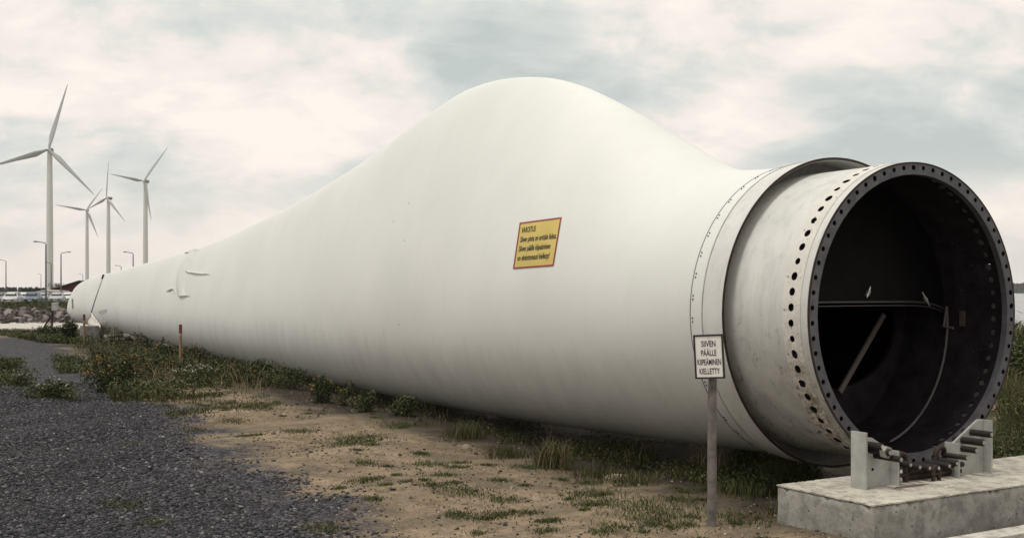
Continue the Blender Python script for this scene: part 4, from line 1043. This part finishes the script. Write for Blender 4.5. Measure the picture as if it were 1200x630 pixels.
for (px, Y, h, c, lab, wg) in [
    (1, 152, 6, (.16, .17, .18), 'dark grey parked car at the left picture edge', False),
    (14.5, 138, 13, (.55, .55, .53), 'silver estate car parked second from the left', True),
    (27, 150, 10, (.68, .67, .63), 'white car parked between the silver estate and a dark car', False),
    (38.5, 144, 14, (.12, .15, .20), 'dark blue parked car left of the tallest street lamp', True),
    (52, 156, 5, (.36, .37, .38), 'grey parked car right behind the tallest street lamp', False),
    (67, 150, 16, (.42, .44, .44), 'silver grey car parked in front of the red barn', False),
    (80, 157, 11, (.70, .69, .66), 'white car parked beside the far tip of the blade', False)]:
    car(px, Y, h, c, lab, wg)

# ------------------------------------------------------------------ barn, canopy, far trees
def barn():
    Y = 235; b = at(82, 342, Y); b.z = .1; root = empty('red_barn', b, 0, 'low dark red wooden building with a sloping roof behind the parked cars', 'building')
    k = Y/F; x0 = (64-600)*k; x1 = (122-600)*k; xm = (93-600)*k; he = EYE+(342-338.5)*k; hr = EYE+(342-329.5)*k; D = 9
    m = MB(); m.prism([(x0, Y, .1), (x1, Y, .1), (x1, Y, he), (xm, Y, hr), (x0, Y, he)], (0, D, 0)); m.build('wall', M['barn'], root)
    m = MB()
    for sg, xa in ((-1, x0-.5), (1, x1+.5)):
        s = (hr-he)/(xm-x0); za = he-.5*s
        m.prism([(xa, Y-.4, za), (xm, Y-.4, hr+.02), (xm, Y-.4, hr+.22), (xa, Y-.4, za+.2)], (0, D+.8, 0))
    m.build('roof', M['roofd'], root)
    for px in (76, 81, 87):
        m = MB(); c = at(px, 344, Y-.03); m.box(c, (.9, .05, .8)); w_ = m.build('window', M['white'], root)
        m = MB(); m.box(c-Vector((0, .04, 0)), (.7, .02, .6)); m.build('pane', M['glass'], w_)
    n = 24
    for i in range(n):
        x = x0+(x1-x0)*(i+.5)/n; h = he+(hr-he)*(1-abs((x-xm)/(xm-x0)))-.02
        m = MB(); m.box((x, Y-.012, (h+.1)/2), ((x1-x0)/n-.06, .02, h-.12)); m.build('plank', M['barn'], root)
    Y2 = 215; k = Y2/F; xa = (31-600)*k; xb = (64.5-600)*k; b = Vector(((xa+xb)/2, Y2, .1))
    r2 = empty('open_shelter', b, 0, 'long low shelter with a pale sloping roof left of the red barn', 'shelter')
    za = EYE+(342-345)*k+.25; zb = EYE+(342-339.6)*k
    m = MB(); m.prism([(xa, Y2, za), ((50-600)*k, Y2, zb), (xb, Y2, zb-.15), (xb, Y2, zb-.4), ((50-600)*k, Y2, zb-.3), (xa, Y2, za-.25)], (0, 7, 0)); m.build('roof', M['roofp'], r2)
    m = MB(); m.prism([(xa+1.0, Y2+5.5, .1), (xb, Y2+5.5, .1), (xb, Y2+5.5, zb-.45), ((50-600)*k, Y2+5.5, zb-.35), (xa+1.0, Y2+5.5, za-.2)], (0, .3, 0)); m.build('back_wall', M['barn'], r2)
    for x in (xa+1.0, (xa+xb)/2, xb-.3):
        m = MB(); m.box((x, Y2+.3, .6), (.15, .15, 1.0)); m.build('post', M['wood'], r2)
barn()
def forest(name, x0, x1, Y, yt0, yt1, ntree, depth, label):
    A = Acc(); k = Y/F
    for i in range(ntree):
        x = random.uniform(x0, x1); yy = Y+random.uniform(0, depth); u = (x-x0)/(x1-x0)
        h = (EYE+(HOR-(yt0*(1-u)+yt1*u))*k)*random.uniform(.72, 1.06); X = (x-600)/F*yy; w = h*random.uniform(.18, .34); n = 70
        t = RNG.random(n)**.7; a = RNG.uniform(0, TAU, n); con = random.random() < .5
        prof = (1-t)*.9+.1 if con else np.sqrt(np.clip(1-(2*t-1)**2, 0, 1))
        c = np.stack([X+np.cos(a)*w*prof*RNG.random(n)**.5, yy+np.sin(a)*w*prof, h*(.05+.92*t)], 1)
        V, Q, T = leaves(c, h*.16, 0, 1); A.add(V, Q, T)
    tag(A.build(name, M['forest']), label, 'forest', kind='stuff')
forest('far_forest', -120, 130, 900, 335.5, 337.0, 420, 120, 'dark tree line on the horizon behind the car park')
forest('mid_trees', 26, 50, 420, 338.2, 337.5, 26, 20, 'dark trees just behind the open shelter')
forest('far_shore_forest', 1080, 1290, 2300, 331.0, 332.5, 420, 200, 'wooded far shore across the water at the right')
def tree(px, pyt, Y, w, label):
    k = Y/F; b = Vector(((px-600)/F*Y, Y, 0)); h = EYE+(HOR-pyt)*k; root = empty('tree', b, 0, label, 'tree')
    m = MB(); m.tube([b, b+Vector((.1, 0, h*.5)), b+Vector((.2, .1, h*.85))], [h*.04, h*.025, h*.008], 8)
    for a in range(5):
        an = a*1.3; m.tube([b+Vector((.1, 0, h*(.35+.08*a))), b+Vector((math.cos(an)*w*.35, math.sin(an)*w*.35, h*(.55+.08*a)))], [h*.014, h*.004], 5)
    m.build('trunk', M['bark'], root)
    n = 1400; c = []
    cl = [(random.uniform(-.32, .32)*w, random.uniform(-.3, .3)*w, h*random.uniform(.35, .88)) for _ in range(16)]
    for i in range(n):
        q = random.choice(cl); c.append((b.x+q[0]+random.gauss(0, w*.09), b.y+q[1]+random.gauss(0, w*.09), q[2]+random.gauss(0, h*.07)))
    V, Q, T = leaves(np.array(c), h*.035, 0, 1); np_mesh('crown', V, Q, M['forest'], T, parent=root)
tree(66, 331, 300, 5, 'small dark tree peeking over the red barn roof')
tree(31, 336.5, 330, 6, 'round dark tree left of the open shelter')
m = MB(); m.rings([[((x-600)/F*2500, 2450, z) for x, z in ((1000, -1), (1400, -1))], [((x-600)/F*2500, 2500, 6) for x in (1000, 1400)], [((x-600)/F*2500, 3200, 8) for x in (1000, 1400)]], close=False)
tag(m.build('far_shore', M['bank']), kind='structure')
# bank-top herbs
def bank_grass():
    n = 9000; x = RNG.uniform(-34, -10, n); y = RNG.uniform(56, 66, n)+.6*np.sin(x*.5); z = np.interp(y-.6*np.sin(x*.5), [55.8, 60, 63, 70], [.56, .84, .87, .1])
    z = z*np.clip((-x-3)/6, 0, 1)
    A = Acc(); V, Q, T = blades(np.stack([x, y, z], 1), .05, .20, .05, 0, .85); A.add(V, Q, T)
    V, Q, T = leaves(np.stack([x, y, z+RNG.uniform(.02, .2, n)], 1), .06, .2, .8); A.add(V, Q, T)
    tag(A.build('bank_grass', M['grass']), 'rough grass on top of the rock bank', 'grass', kind='stuff')
bank_grass()

# ------------------------------------------------------------------ the air
m = MB(); m.box((0, 1800, 68), (9000, 5600, 144)); hz = m.build('haze', bpy.data.materials.new('air'))
hm = hz.data.materials[0]; hm.use_nodes = True; hn = hm.node_tree; hn.nodes.clear()
ho = hn.nodes.new('ShaderNodeOutputMaterial'); hv = hn.nodes.new('ShaderNodeVolumePrincipled'); hn.links.new(hv.outputs[0], ho.inputs['Volume'])
hv.inputs['Color'].default_value = (.92, .93, .94, 1); hv.inputs['Density'].default_value = .00009; hv.inputs['Anisotropy'].default_value = .2
tag(hz, 'thin pale air between the camera and the horizon', 'haze', kind='stuff')
